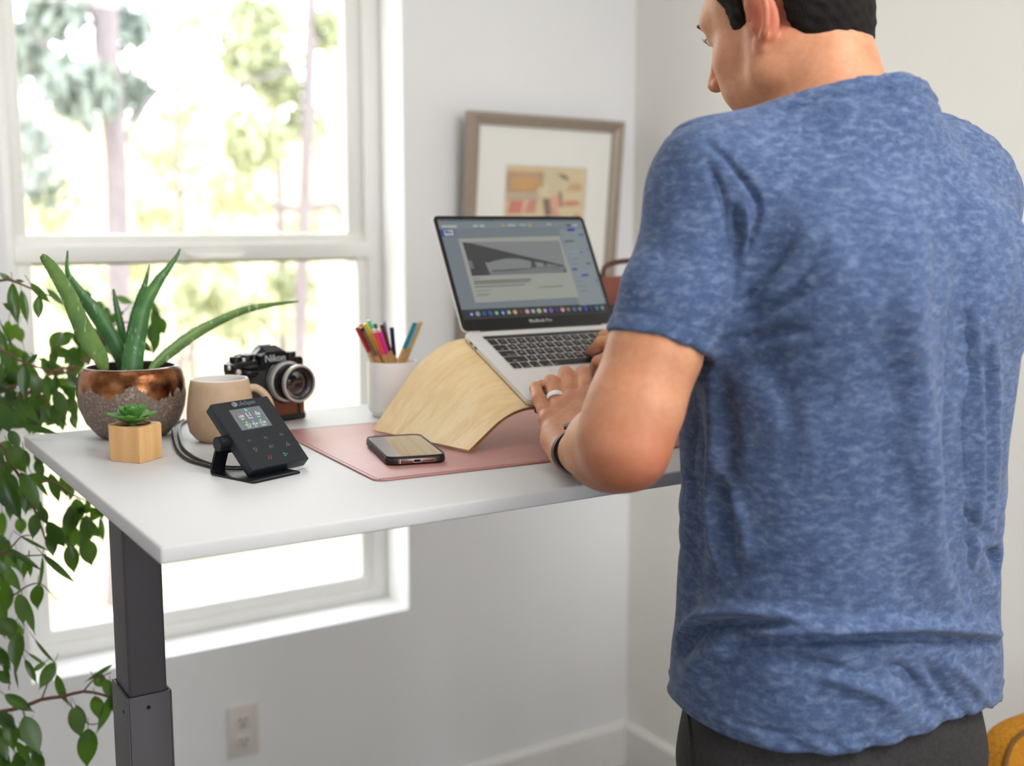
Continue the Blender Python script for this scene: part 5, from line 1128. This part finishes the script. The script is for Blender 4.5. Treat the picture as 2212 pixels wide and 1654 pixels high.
# neck and head
HP, HY = math.radians(-14), math.radians(11.5)
HR = np.array((Euler((0, 0, HY)).to_matrix() @ Euler((HP, 0, 0)).to_matrix())); HO = np.array([.966, .948, 1.687]); HS = .94
hp = lambda x, y, z: HO + HR @ np.array([x, y + (.25 * min(z + .005, 0) if y > .02 else 0), z]) * HS
def hell(c, r, k=.01, op='add', rot=None): fld.ell(hp(*c), [q * HS for q in r], HR if rot is None else HR @ np.array(rot), k, op)
def hcone(a, b_, ra, rb, k=.01, op='add'): fld.cone(hp(*a), hp(*b_), ra * HS, rb * HS, k, op)
fld.cone(NB + (0, -.006, .0), hp(0, -.036, -.035),   .052, .047, .03); fld.cone(NB + (0, .028, .02), hp(0, .015, -.06), .046, .043, .03)
for sx in (-1, 1): fld.cone(NB + np.array([sx * .018, .04, .01]), hp(sx * .052, -.022, -.03), .017, .020, .025); fld.cone(NB + np.array([sx * .026, -.012, -.012]), hp(sx * .020, -.050, -.025), .026, .020, .03)
hell((0, -.002, .046), (.0745, .092, .084)); hell((0, .034, .044), (.064, .062, .068), .02); hell((0, .040, -.012), (.060, .052, .064), .02)
for sx in (-1, 1):
    hell((sx * .044, .056, -.020), (.023, .028, .022), .02); hcone((sx * .056, .004, -.050), (sx * .018, .076, -.088), .019, .017, .025); hcone((sx * .060, .002, -.010), (sx * .056, .004, -.050), .016, .019, .02)
    hell((sx * .035, .062, -.052), (.024, .030, .026), .02)
hell((0, .080, -.090), (.021, .018, .018), .015); hell((0, .076, -.055), (.033, .026, .030), .015); hcone((-.038, .082, .034), (.038, .082, .034), .0125, .0125, .02)
hcone((0, .095, .026), (0, .117, -.022), .0085, .0105, .012); hell((0, .120, -.026), (.0115, .0105, .0095), .006)
for sx in (-1, 1):
    hell((sx * .0125, .108, -.0285), (.0075, .0105, .0075), .005); hell((sx * .0075, .111, -.0375), (.0042, .0065, .0045), .003, 'cut')
    hell((sx * .031, .101, .022), (.017, .013, .010), .012, 'cut'); hell((sx * .031, .080, .020), (.0135, .0128, .0125), .005)
hell((0, .1015, -.0505), (.023, .0085, .0058), .006); hell((0, .0985, -.0605), (.020, .0085, .0065), .006); hcone((-.022, .105, -.0555), (.022, .105, -.0555), .0018, .0018, .003, 'cut')
for sx in (-1, 1):
    er = np.array(Euler((math.radians(-8), 0, sx * math.radians(-28))).to_matrix()); ec = (sx * .0825, -.016, .004)
    hell(ec, (.0062, .0185, .0320), .006, rot=er); 
    ring_ = [(sx * (.0845 + .004 * math.cos(a)), -.016 - .0165 * math.cos(a) * .9 + 0, .006 + .0285 * math.sin(a)) for a in np.linspace(-2.2, 2.3, 16)]
    ring_ = [(p[0] + (sx * .0075 if p[1] < -.016 else 0), p[1], p[2]) for p in ring_]
    for a_, b_ in zip(ring_, ring_[1:]): hcone(a_, b_, .0042, .0042, .003)
    hell((sx * .0805, -.006, -.026), (.0055, .0085, .0105), .005); hell((sx * .0930, -.007, .004), (.0045, .0085, .013), .003, 'cut')
V, Q = fld.mesh(); V = relax(V, Q, 2, .45)
flush = np.zeros(len(V))
for c_, r_, w_ in [(v, .013, .9) for v in MC.values()] + [(v, .010, .55) for v in PI_.values()] + [(Le + np.array([0, -.02, -.02]), .05, .6), (hp(-.085, -.02, .0), .03, .9), (hp(-.02, .11, -.03), .02, .4)] + [(q[-1], .028, .55) for q in rf.values()]:
    flush = np.maximum(flush, w_ * np.exp(-np.sum((V - c_) ** 2, 1) / r_ ** 2))
t = NT('skin'); at = t.node('ShaderNodeAttribute'); at.attribute_name = 'flush'
f = t.noise(26, 4, .6); g = t.noise(160, 3)
c1 = t.ramp(f, [(.3, lin('#bd7f5c')), (.5, lin('#c98d69')), (.72, lin('#d29a77'))]); c1 = t.mix(.12, c1, t.ramp(g, [(.35, lin('#ac6a4d')), (.65, lin('#dcae8e'))]))
t.base(t.mix(at.outputs['Fac'], c1, lin('#b85a42')), .48, spec=.4)
t.b.inputs['Subsurface Weight'].default_value = .18; t.b.inputs['Subsurface Radius'].default_value = (.010, .0035, .0018); t.b.inputs['Subsurface Scale'].default_value = .6
t.bump(t.noise(420, 3), .12, .0006); SKIN = t.m
body = np_mesh('body', V, Q, SKIN, man, attrs={'flush': flush})
# eyes, brows, lashes, nails
for sx in (-1, 1):
    e = MB(); e.ell(hp(sx * .031, .0840, .0195), (.0106, .0106, .0106), 20, 14); eb_ = e.build('eye', mat('eye_white', '#e6ddd6', .2), man, world=True)
    e = MB(); ic = Vector(hp(sx * .031, .0840, .0195)); ia = Vector(HR @ np.array([0, .96, -.28])); e.lathe([(0, .0110), (.0022, .0109), (.0048, .0101), (.0052, .0096)], 24, M=Matrix.Translation(ic) @ ia.to_track_quat('Z', 'Y').to_matrix().to_4x4()); e.build('iris', mat('iris_brown', '#2c1c12', .15), eb_, world=True)
    e = MB(); e.tube([Vector(hp(*p)) for p in bez([(sx * .014, .1025, .0325), (sx * .028, .1020, .0385), (sx * .040, .0985, .0375), (sx * .052, .086, .0325)], 12)], [.002, .0028, .0032, .0032, .003, .0028, .0026, .0024, .002, .0016, .0012, .001, .0006][:len(bez([(0, 0, 0)] * 4, 12))], 6); e.build('eyebrow', mat('brow_hair', '#241a15', .7), man, world=True)
    e = MB()
    for k in range(12):
        u = k / 11; p0 = Vector(hp(sx * (.021 + .022 * u), .0950 - .009 * u * u, .0180)); e.tube([p0, p0 + Vector(HR @ np.array([sx * .002 * u, .0035, -.001])), p0 + Vector(HR @ np.array([sx * .004 * u, .006, .0008]))], [.00028, .0002, .00005], 4)
    e.build('eyelashes', mat('brow_hair', ''), man, world=True)
def nail(tip, prev, up, r, L, nm='fingernail'):
    a = Vector(tip) - Vector(prev); a.normalize(); up = Vector(up); up = (up - a * up.dot(a)).normalized(); sd = a.cross(up); rows = []
    for i in range(6):
        s_ = i / 5; hw = r * .72 * (1 - .25 * (2 * s_ - 1) ** 4)
        rows.append([Vector(tip) + a * (r * .55 - L + L * s_) + sd * hw * math.sin(q) * 1.0 + up * (r * (.985 - .16 * (1 - math.cos(q)) * 3) + .0004) for q in np.linspace(-1, 1, 7)])
    b = MB(); b.grid(rows); b.solid(.0006); return b.build(nm, mat('nail', '#e3b3a0', .3, var=.03), man, world=True)
nail(P(1309, 791, 1.552), P(1334, 795, 1.548), P(1309, 760, 1.45) - P(1309, 791, 1.552), .0090, .013)
nail(fing['p'][1], fing['p'][0], (0, -.2, 1), .0068, .009)
# hair
hf = Field(axis(.86, 1.06, .0022), axis(.76, 1.06, .0022), axis(1.58, 1.87, .0022))
hf.ell(hp(0, -.004, .048), (.0775, .0940, .0860), HR, .01); hf.ell(hp(0, .026, .062), (.0675, .0705, .0665), HR, .02); hf.ell(hp(0, -.044, -.014), (.056, .046, .058), HR, .03)
gx, gy, gz = hf.sub((0, 0, 0), (9, 9, 9))[1]
Lc = [((gx - HO[0]) * HR[0, i] + (gy - HO[1]) * HR[1, i] + (gz - HO[2]) * HR[2, i]) / HS for i in range(3)]; lx_, ly_, lz_ = Lc
ax_ = np.abs(lx_)
nape = -.070 + .012 * np.cos(ax_ * 62)                      # lower edge at the back, with a shallow notch
line = np.where(ly_ < -.034, np.maximum(nape, -.034 + (ly_ + .034) * 1.0 - .0), np.where(ly_ < .012, -.034 + (ly_ + .034) * 1.5, np.where(ly_ < .036, -.028 + .0 * ly_, .03 + (ly_ - .036) * 1.7)))
ear = np.where((ly_ > -.036) & (ly_ < .012) & (ax_ > .05), .040 - 14 * (ly_ + .012) ** 2, -9)
line = np.maximum(line, ear)
nz = (np.sin(lx_ * 310 + ly_ * 90) * np.sin(ly_ * 260 - lz_ * 120) * np.sin(lz_ * 200 + lx_ * 60)) * .0016
hf.d = np.maximum(hf.d + nz, (line - lz_) * .75).astype(np.float32)
hf.d = np.maximum(hf.d, ly_ - .088).astype(np.float32)
V2, Q2 = hf.mesh(); V2 = relax(V2, Q2, 2, .4)
t = NT('dark_hair'); f = t.noise(60, 4, .6, t.coord((3, 3, .6))); t.base(t.ramp(f, [(.3, lin('#070404')), (.7, lin('#170e0b'))]), .65, spec=.18); t.bump(t.noise(230, 3, .6, t.coord((4, 4, .5))), .5, .003)
np_mesh('hair', V2, Q2, t.m, man)

# shirt
sf = Field(axis(.62, 1.34, .0036, [(.74, .95, .0025)]), axis(.66, 1.14, .0036), axis(.87, 1.70, .0036, [(1.28, 1.58, .0026)]))
rings_ = [(.87, .978, .866, .193, .148), (.95, .978, .866, .191, .146), (1.02, .977, .866, .185, .142), (1.10, .976, .866, .179, .138), (1.20, .975, .864, .178, .138), (1.30, .973, .862, .182, .142), (1.40, .972, .866, .184, .145), (1.47, .972, .872, .172, .136), (1.53, .970, .874, .140, .110), (1.58, .968, .870, .095, .082), (1.66, .966, .866, .055, .058)]
rz_ = np.array(rings_)
def torso(x, y, z):
    cx_, cy_, a_, b_ = [np.interp(z, rz_[:, 0], rz_[:, i]) for i in (1, 2, 3, 4)]
    u = (x - cx_) / a_; v = (y - cy_) / b_; q = (np.abs(u) ** 2.35 + np.abs(v) ** 2.35) ** (1 / 2.35)
    return (q - 1) * np.minimum(a_, b_) * .95
sf.put((.6, .6, .8), (1.4, 1.2, 1.8), torso, .02)
for S_ in (Ls, Rs): sf.cone(NB + np.array([0, -.010, .008]), S_ + np.array([0, -.002, .0]), .053, .050, .05)
for sx in (-1, 1): sf.ell(np.array([.97 + sx * .078, .785, 1.42]), (.070, .052, .085), k=.05)
body_d = sf.d.copy(); sf.d[:] = sf.big
for S_, E_ in ((Ls, Le), (Rs, Re)):
    sf.ell(S_ + (0, 0, -.010), (.0540, .0540, .0580) if S_ is Ls else (.0630, .0600, .0640), k=.03)
    sf.cone(S_, S_ + (E_ - S_) * .45, .0530, .0505, .030); sf.cone(S_ + (E_ - S_) * .45, E_, .0505, .0500, .012)
slv_d = sf.d.copy(); X, Y, Z = sf.sub((0, 0, 0), (9, 9, 9))[1]
kk_ = .034 + .07 * np.clip((X - .98) / .12, 0, 1) ** 2 + 0 * Y + 0 * Z; h_ = np.maximum(kk_ - np.abs(body_d - slv_d), 0) / kk_; sf.d = (np.minimum(body_d, slv_d) - h_ * h_ * kk_ * .25).astype(np.float32)
shell = np.abs(sf.d + .0020) - .0034
def half(p, nrm): n_ = np.array(nrm, float); n_ /= np.linalg.norm(n_); return (X - p[0]) * n_[0] + (Y - p[1]) * n_[1] + (Z - p[2]) * n_[2]
hemz = .955 + .013 * np.exp(-((X - 1.0) / .10) ** 2) - .02 * (X - .97) + 0 * Y
cut = np.maximum(hemz - Z, -1)                                    # bottom hem
ldir = (Le - Ls) / np.linalg.norm(Le - Ls); lh = Ls + ldir * (np.linalg.norm(Le - Ls) * .635)
hn_ = ldir + np.array([.10, .0, .02]); hn_ /= np.linalg.norm(hn_)
rdir = (Re - Rs) / np.linalg.norm(Re - Rs); rh = Rs + rdir * (np.linalg.norm(Re - Rs) * .64)
cut = np.maximum(cut, np.where((slv_d < body_d) & (X < .97), half(lh, hn_), -1)); cut = np.maximum(cut, np.where((slv_d < body_d) & (X > .97), half(rh, rdir), -1))
cut = np.maximum(cut, half((.966, .80, 1.622), (0, .34, 1.0)))     # neckline
sf.d = np.maximum(shell, cut).astype(np.float32)
V3, Q3 = sf.mesh(); V3 = relax(V3, Q3, 3, .5)
# keep the largest connected piece only
def biggest(V, Q):
    lab = np.arange(len(V))
    for _ in range(4000):
        m = lab[Q].min(1); new = lab.copy()
        for i in range(4): np.minimum.at(new, Q[:, i], m)
        new = new[new]
        if np.array_equal(new, lab): break
        lab = new
    u_, c_ = np.unique(lab[Q[:, 0]], return_counts=True); keep = lab == u_[np.argmax(c_)]
    idx = np.cumsum(keep) - 1; return V[keep], idx[Q[keep[Q[:, 0]]]]
V3, Q3 = biggest(V3, Q3)
N3 = vnormals(V3, Q3); fx_, fy_, fd_ = pix(V3); vd = V3 - np.array([0, 0, CZ]); vd /= np.linalg.norm(vd, axis=1, keepdims=True)
face_ = np.clip(-(N3 * vd).sum(1) * 3, 0, 1)
FOLDS = [([(1516, 300), (1576, 350), (1622, 410), (1640, 447), (1631, 493), (1603, 562), (1585, 630), (1571, 686)], -.0045, 7), ([(1520, 332), (1557, 424), (1576, 516), (1578, 640)], -.004, 11), ([(1585, 438), (1594, 516), (1588, 620)], -.005, 8),
    ([(1604, 430), (1612, 500), (1600, 590)], .003, 7), ([(1592, 660), (1649, 608), (1727, 488)], -.005, 10), ([(1605, 690), (1690, 640), (1796, 520)], -.005, 11), ([(1610, 712), (1704, 650), (1790, 610)], -.004, 10), ([(1600, 737), (1690, 718), (1760, 715)], -.0035, 10),
    ([(1620, 650), (1680, 600), (1760, 510)], .003, 9), ([(1620, 690), (1700, 620), (1780, 560)], .003, 9), ([(2075, 560), (2082, 760), (2065, 1000), (2078, 1143), (2104, 1272), (2165, 1365)], -.012, 26), ([(2110, 640), (2120, 900), (2112, 1200), (2100, 1380)], .0035, 9), ([(2148, 700), (2150, 950), (2140, 1250)], .0035, 9), ([(2130, 700), (2134, 950), (2125, 1250)], -.003, 8),
    ([(1955, 380), (1965, 700), (1993, 1000), (2010, 1180), (2036, 1330)], .009, 38), ([(1530, 960), (1595, 1100), (1622, 1240)], .004, 14), ([(1518, 960), (1536, 1143), (1560, 1300)], .0035, 9), ([(1550, 1000), (1575, 1140), (1590, 1260)], -.004, 11), ([(1490, 800), (1500, 1000), (1495, 1250), (1480, 1400)], -.006, 22), ([(1560, 800), (1575, 950), (1570, 1150)], -.004, 16), ([(1530, 790), (1540, 1000), (1530, 1250)], .003, 14), ([(1640, 760), (1700, 880), (1720, 1050)], -.003, 30),
    ([(1468, 1425), (1508, 1360), (1572, 1344), (1672, 1349), (1790, 1366)], -.010, 12), ([(1450, 1395), (1508, 1336), (1572, 1320), (1672, 1325), (1800, 1344)], .009, 16), ([(1560, 1415), (1615, 1388), (1758, 1383), (1945, 1376), (2088, 1385), (2220, 1400)], -.011, 12), ([(1600, 1372), (1690, 1362), (1800, 1360), (1945, 1352), (2088, 1360), (2220, 1374)], .010, 17), ([(1470, 1470), (1540, 1405), (1600, 1400)], .005, 18), ([(1500, 1480), (1620, 1420), (1780, 1440), (1900, 1470)], -.005, 16), ([(1900, 1430), (1985, 1480), (2020, 1560)], -.005, 14), ([(1990, 1420), (2050, 1500), (2070, 1560)], -.0045, 12), ([(1760, 1450), (1900, 1500), (1960, 1560)], .004, 16), ([(2040, 1420), (2100, 1480), (2140, 1520)], .004, 12),
    ([(2140, 1180), (2158, 1215), (2150, 1260)], -.008, 14), ([(1480, 1280), (1600, 1240), (1720, 1260)], -.003, 20), ([(2060, 1080), (2120, 1150), (2165, 1170)], -.003, 14), ([(1600, 300), (1700, 400), (1760, 600)], .002, 50),]
hem_lines = []
D3 = np.zeros(len(V3))
def seg_dist(pts, x, y):
    """distance to a fold line and a weight that dies away at its two ends"""
    best = np.full(len(x), 1e9); par = np.zeros(len(x))
    q = [np.array(p[:2]) for p in bez([(a_, b_, 0) for a_, b_ in pts], 24)]
    for i, (a_, b_) in enumerate(zip(q, q[1:])):
        ab = b_ - a_; t_ = np.clip(((x - a_[0]) * ab[0] + (y - a_[1]) * ab[1]) / (ab @ ab + 1e-9), 0, 1)
        dd = np.hypot(x - a_[0] - ab[0] * t_, y - a_[1] - ab[1] * t_); m = dd < best; best = np.where(m, dd, best); par = np.where(m, (i + t_) / (len(q) - 1), par)
    return best, np.clip(np.minimum(par / .22, (1 - par) / .45), 0, 1) ** .8
for pts, amp, w in FOLDS:
    sd_, wt_ = seg_dist(pts, fx_, fy_); D3 += 1.7 * amp * wt_ * np.exp(-(sd_ / w) ** 2)
# stitched hems follow the cut edges; slight cloth wander everywhere
hz = .955 + .013 * np.exp(-((V3[:, 0] - 1.0) / .10) ** 2) - .02 * (V3[:, 0] - .97); D3h = -.0018 * np.exp(-((V3[:, 2] - hz - .021) / .0022) ** 2)
sl_ = (V3 - lh) @ hn_; near = np.linalg.norm(np.cross(V3 - Ls, ldir), axis=1) < .08
D3h += np.where(near, -.0009 * np.exp(-((sl_ + .019) / .0022) ** 2), 0)
nk_ = (V3 - np.array([.966, .80, 1.622])) @ (np.array([0, .34, 1.0]) / np.hypot(.34, 1)); nc_ = V3[:, 2] > 1.55
D3h += np.where(nc_, -.0024 * np.exp(-((nk_ + .018) / .0024) ** 2) + .0012 * (nk_ > -.016), 0)
rip = .0016 * np.sin(V3[:, 0] * 150 + V3[:, 2] * 210 + 2.2 * np.sin(V3[:, 0] * 37)) * np.exp(-((V3[:, 2] - hz - .010) / .010) ** 2)
wob = rip + .0012 * np.sin(V3[:, 0] * 61 + V3[:, 2] * 23) * np.sin(V3[:, 2] * 47 - V3[:, 1] * 30) + .0008 * np.sin(V3[:, 0] * 140 - V3[:, 2] * 95 + 4 * np.sin(V3[:, 2] * 30))
V3 = V3 + N3 * (D3 * face_ + D3h + wob)[:, None]
t = NT('heather_blue_jersey'); v = t.coord((1, 1, 2.1)); n1 = t.noise(80, 3, .6, v, .3); n2 = t.noise(420, 2, .6, t.coord((1, 1, 2.6))); n3 = t.noise(18, 2)
hc = t.ramp(n1, [(.30, lin('#26375a')), (.46, lin('#3b4d72')), (.58, lin('#566889')), (.74, lin('#7c8aa7'))])
hc = t.mix(.35, hc, t.ramp(n2, [(.3, lin('#2b3e66')), (.7, lin('#7686a5'))])); t.base(t.mix(.12, hc, t.ramp(n3, [(.3, lin('#374b72')), (.7, lin('#64769a'))])), .9, spec=.15)
t.b.inputs['Sheen Weight'].default_value = .12; t.bump(n2, .25, .0012); SHIRT = t.m
np_mesh('t_shirt', V3, Q3, SHIRT, man)

# trousers and shoes
tf = Field(axis(.72, 1.22, .006), axis(.68, 1.06, .006), axis(.03, 1.03, .006))
def hips(x, y, z):
    a_ = np.interp(z, [.80, .95, 1.05], [.178, .178, .168]); b_ = np.interp(z, [.80, .95, 1.05], [.132, .133, .125]); q = np.sqrt(((x - .974) / a_) ** 2 + ((y - .862) / b_) ** 2); return (q - 1) * .12
tf.put((.75, .7, .84), (1.2, 1.0, 1.00), lambda x, y, z: np.maximum(hips(x, y, z), np.maximum(.90 - z, z - 1.0)), .03); tf.ell((.974, .862, .915), (.177, .126, .115), k=.03)
for sx in (-1, 1):
    h_, k_, a_ = np.array([.970 + sx * .090, .858, .86]), np.array([.970 + sx * .095, .870, .50]), np.array([.970 + sx * .095, .845, .075])
    tf.cone(h_, k_, .088, .076, .05); tf.cone(k_, a_, .076, .060, .03); tf.ell((.972 + sx * .070, .798, .875), (.076, .058, .080), k=.04)
V4, Q4 = tf.mesh(); V4 = relax(V4, Q4, 3, .5)
t = NT('charcoal_trousers'); f = t.noise(240, 3); t.base(t.ramp(f, [(.3, lin('#2b2a2b')), (.7, lin('#3a3838'))]), .85, spec=.2); t.bump(f, .2, .001)
tr_ = np_mesh('trousers', V4, Q4, t.m, man)
qx, qy, qd = pix(V4); N4 = vnormals(V4, Q4); fr4 = (N4 * (V4 - np.array([0, 0, CZ]))).sum(1) < -.05
seam = [V4[np.argmin((qx - a) ** 2 + (qy - c) ** 2 + np.where(fr4, 0, 1e9))] for a, c in ((1488, 1500), (1489, 1540), (1491, 1580), (1493, 1620), (1496, 1660), (1500, 1700), (1505, 1740))]
b = MB(); b.tube([Vector(p) for p in bez(seam, 24)], .0024, 6); b.build('pocket_seam', mat('seam_black', '#141314', .8), tr_, world=True)
for sx in (-1, 1):
    sh_ = Field(axis(.97 + sx * .1 - .07, .97 + sx * .1 + .07, .005), axis(.74, 1.14, .005), axis(-.01, .13, .005))
    x_ = .97 + sx * .098; sh_.cone((x_, .80, .038), (x_, .90, .05), .036, .04, .03); sh_.cone((x_, .90, .05), (x_ + sx * .01, 1.04, .030), .042, .030, .03); sh_.cone((x_, .82, .05), (x_, .845, .095), .04, .042, .03)
    gz_ = sh_.sub((-9, -9, -9), (9, 9, 9))[1][2]; sh_.d = np.maximum(sh_.d, .001 - gz_).astype(np.float32)
    V5, Q5 = sh_.mesh(); np_mesh('shoe', relax(V5, Q5, 2), Q5, mat('shoe_leather', '#2e2723', .6), man)
# watch on the left wrist, ring on the left ring finger
wc = Lw - fax * .036; wu = np.cross(sdv, fax); WM = Matrix([[sdv[i], wu[i], fax[i], wc[i]] for i in range(3)] + [[0, 0, 0, 1]])
b = MB(); b.lathe([(1, -.0105), (1.07, -.0110), (1.10, -.006), (1.10, .006), (1.07, .0110), (1, .0105), (1, -.0105)], 56, sx=.0345, sy=.0262, M=WM); band = b.build('watch_band', mat('watch_rubber', '#1f1e22', .45, spec=.35), man, world=True)
b = MB(); b.prism(rrect(.036, .038, .008, 6), 0, .0085, bev=.002, seg=3, M=WM @ Matrix.Translation((0, .0264, 0)) @ Matrix.Rotation(math.radians(-90), 4, 'X')); case_ = b.build('watch_case', mat('watch_steel', '#4a4a50', .3, .8), man, world=True)
b = MB(); b.prism(rrect(.031, .033, .007, 6), .0084, .0090, M=WM @ Matrix.Translation((0, .0264, 0)) @ Matrix.Rotation(math.radians(-90), 4, 'X')); b.build('watch_glass', mat('watch_glass', '#0b0b0d', .08, spec=.8), man, world=True)
b = MB(); b.cyl((-.018, .0295, .004), (-.022, .0295, .004), .0032, seg=16, M=WM); b.build('watch_crown', mat('watch_steel_light', '#8a8a90', .25, 1.0), man, world=True)
ra = (PI_['r'] - MC['r']); ra /= np.linalg.norm(ra); rc = MC['r'] + (PI_['r'] - MC['r']) * .42; u_ = np.cross(ra, [0, 0, 1.]); u_ /= np.linalg.norm(u_); w_ = np.cross(ra, u_)
b = MB(); b.lathe([(.0100, -.0036), (.0118, -.0040), (.0124, -.0025), (.0124, .0025), (.0118, .0040), (.0100, .0036), (.0100, -.0036)], 48, M=Matrix([[u_[i], w_[i], ra[i], rc[i]] for i in range(3)] + [[0, 0, 0, 1]])); b.build('ring', mat('silicone_white', '#f0eff0', .5, var=.01), man, world=True)
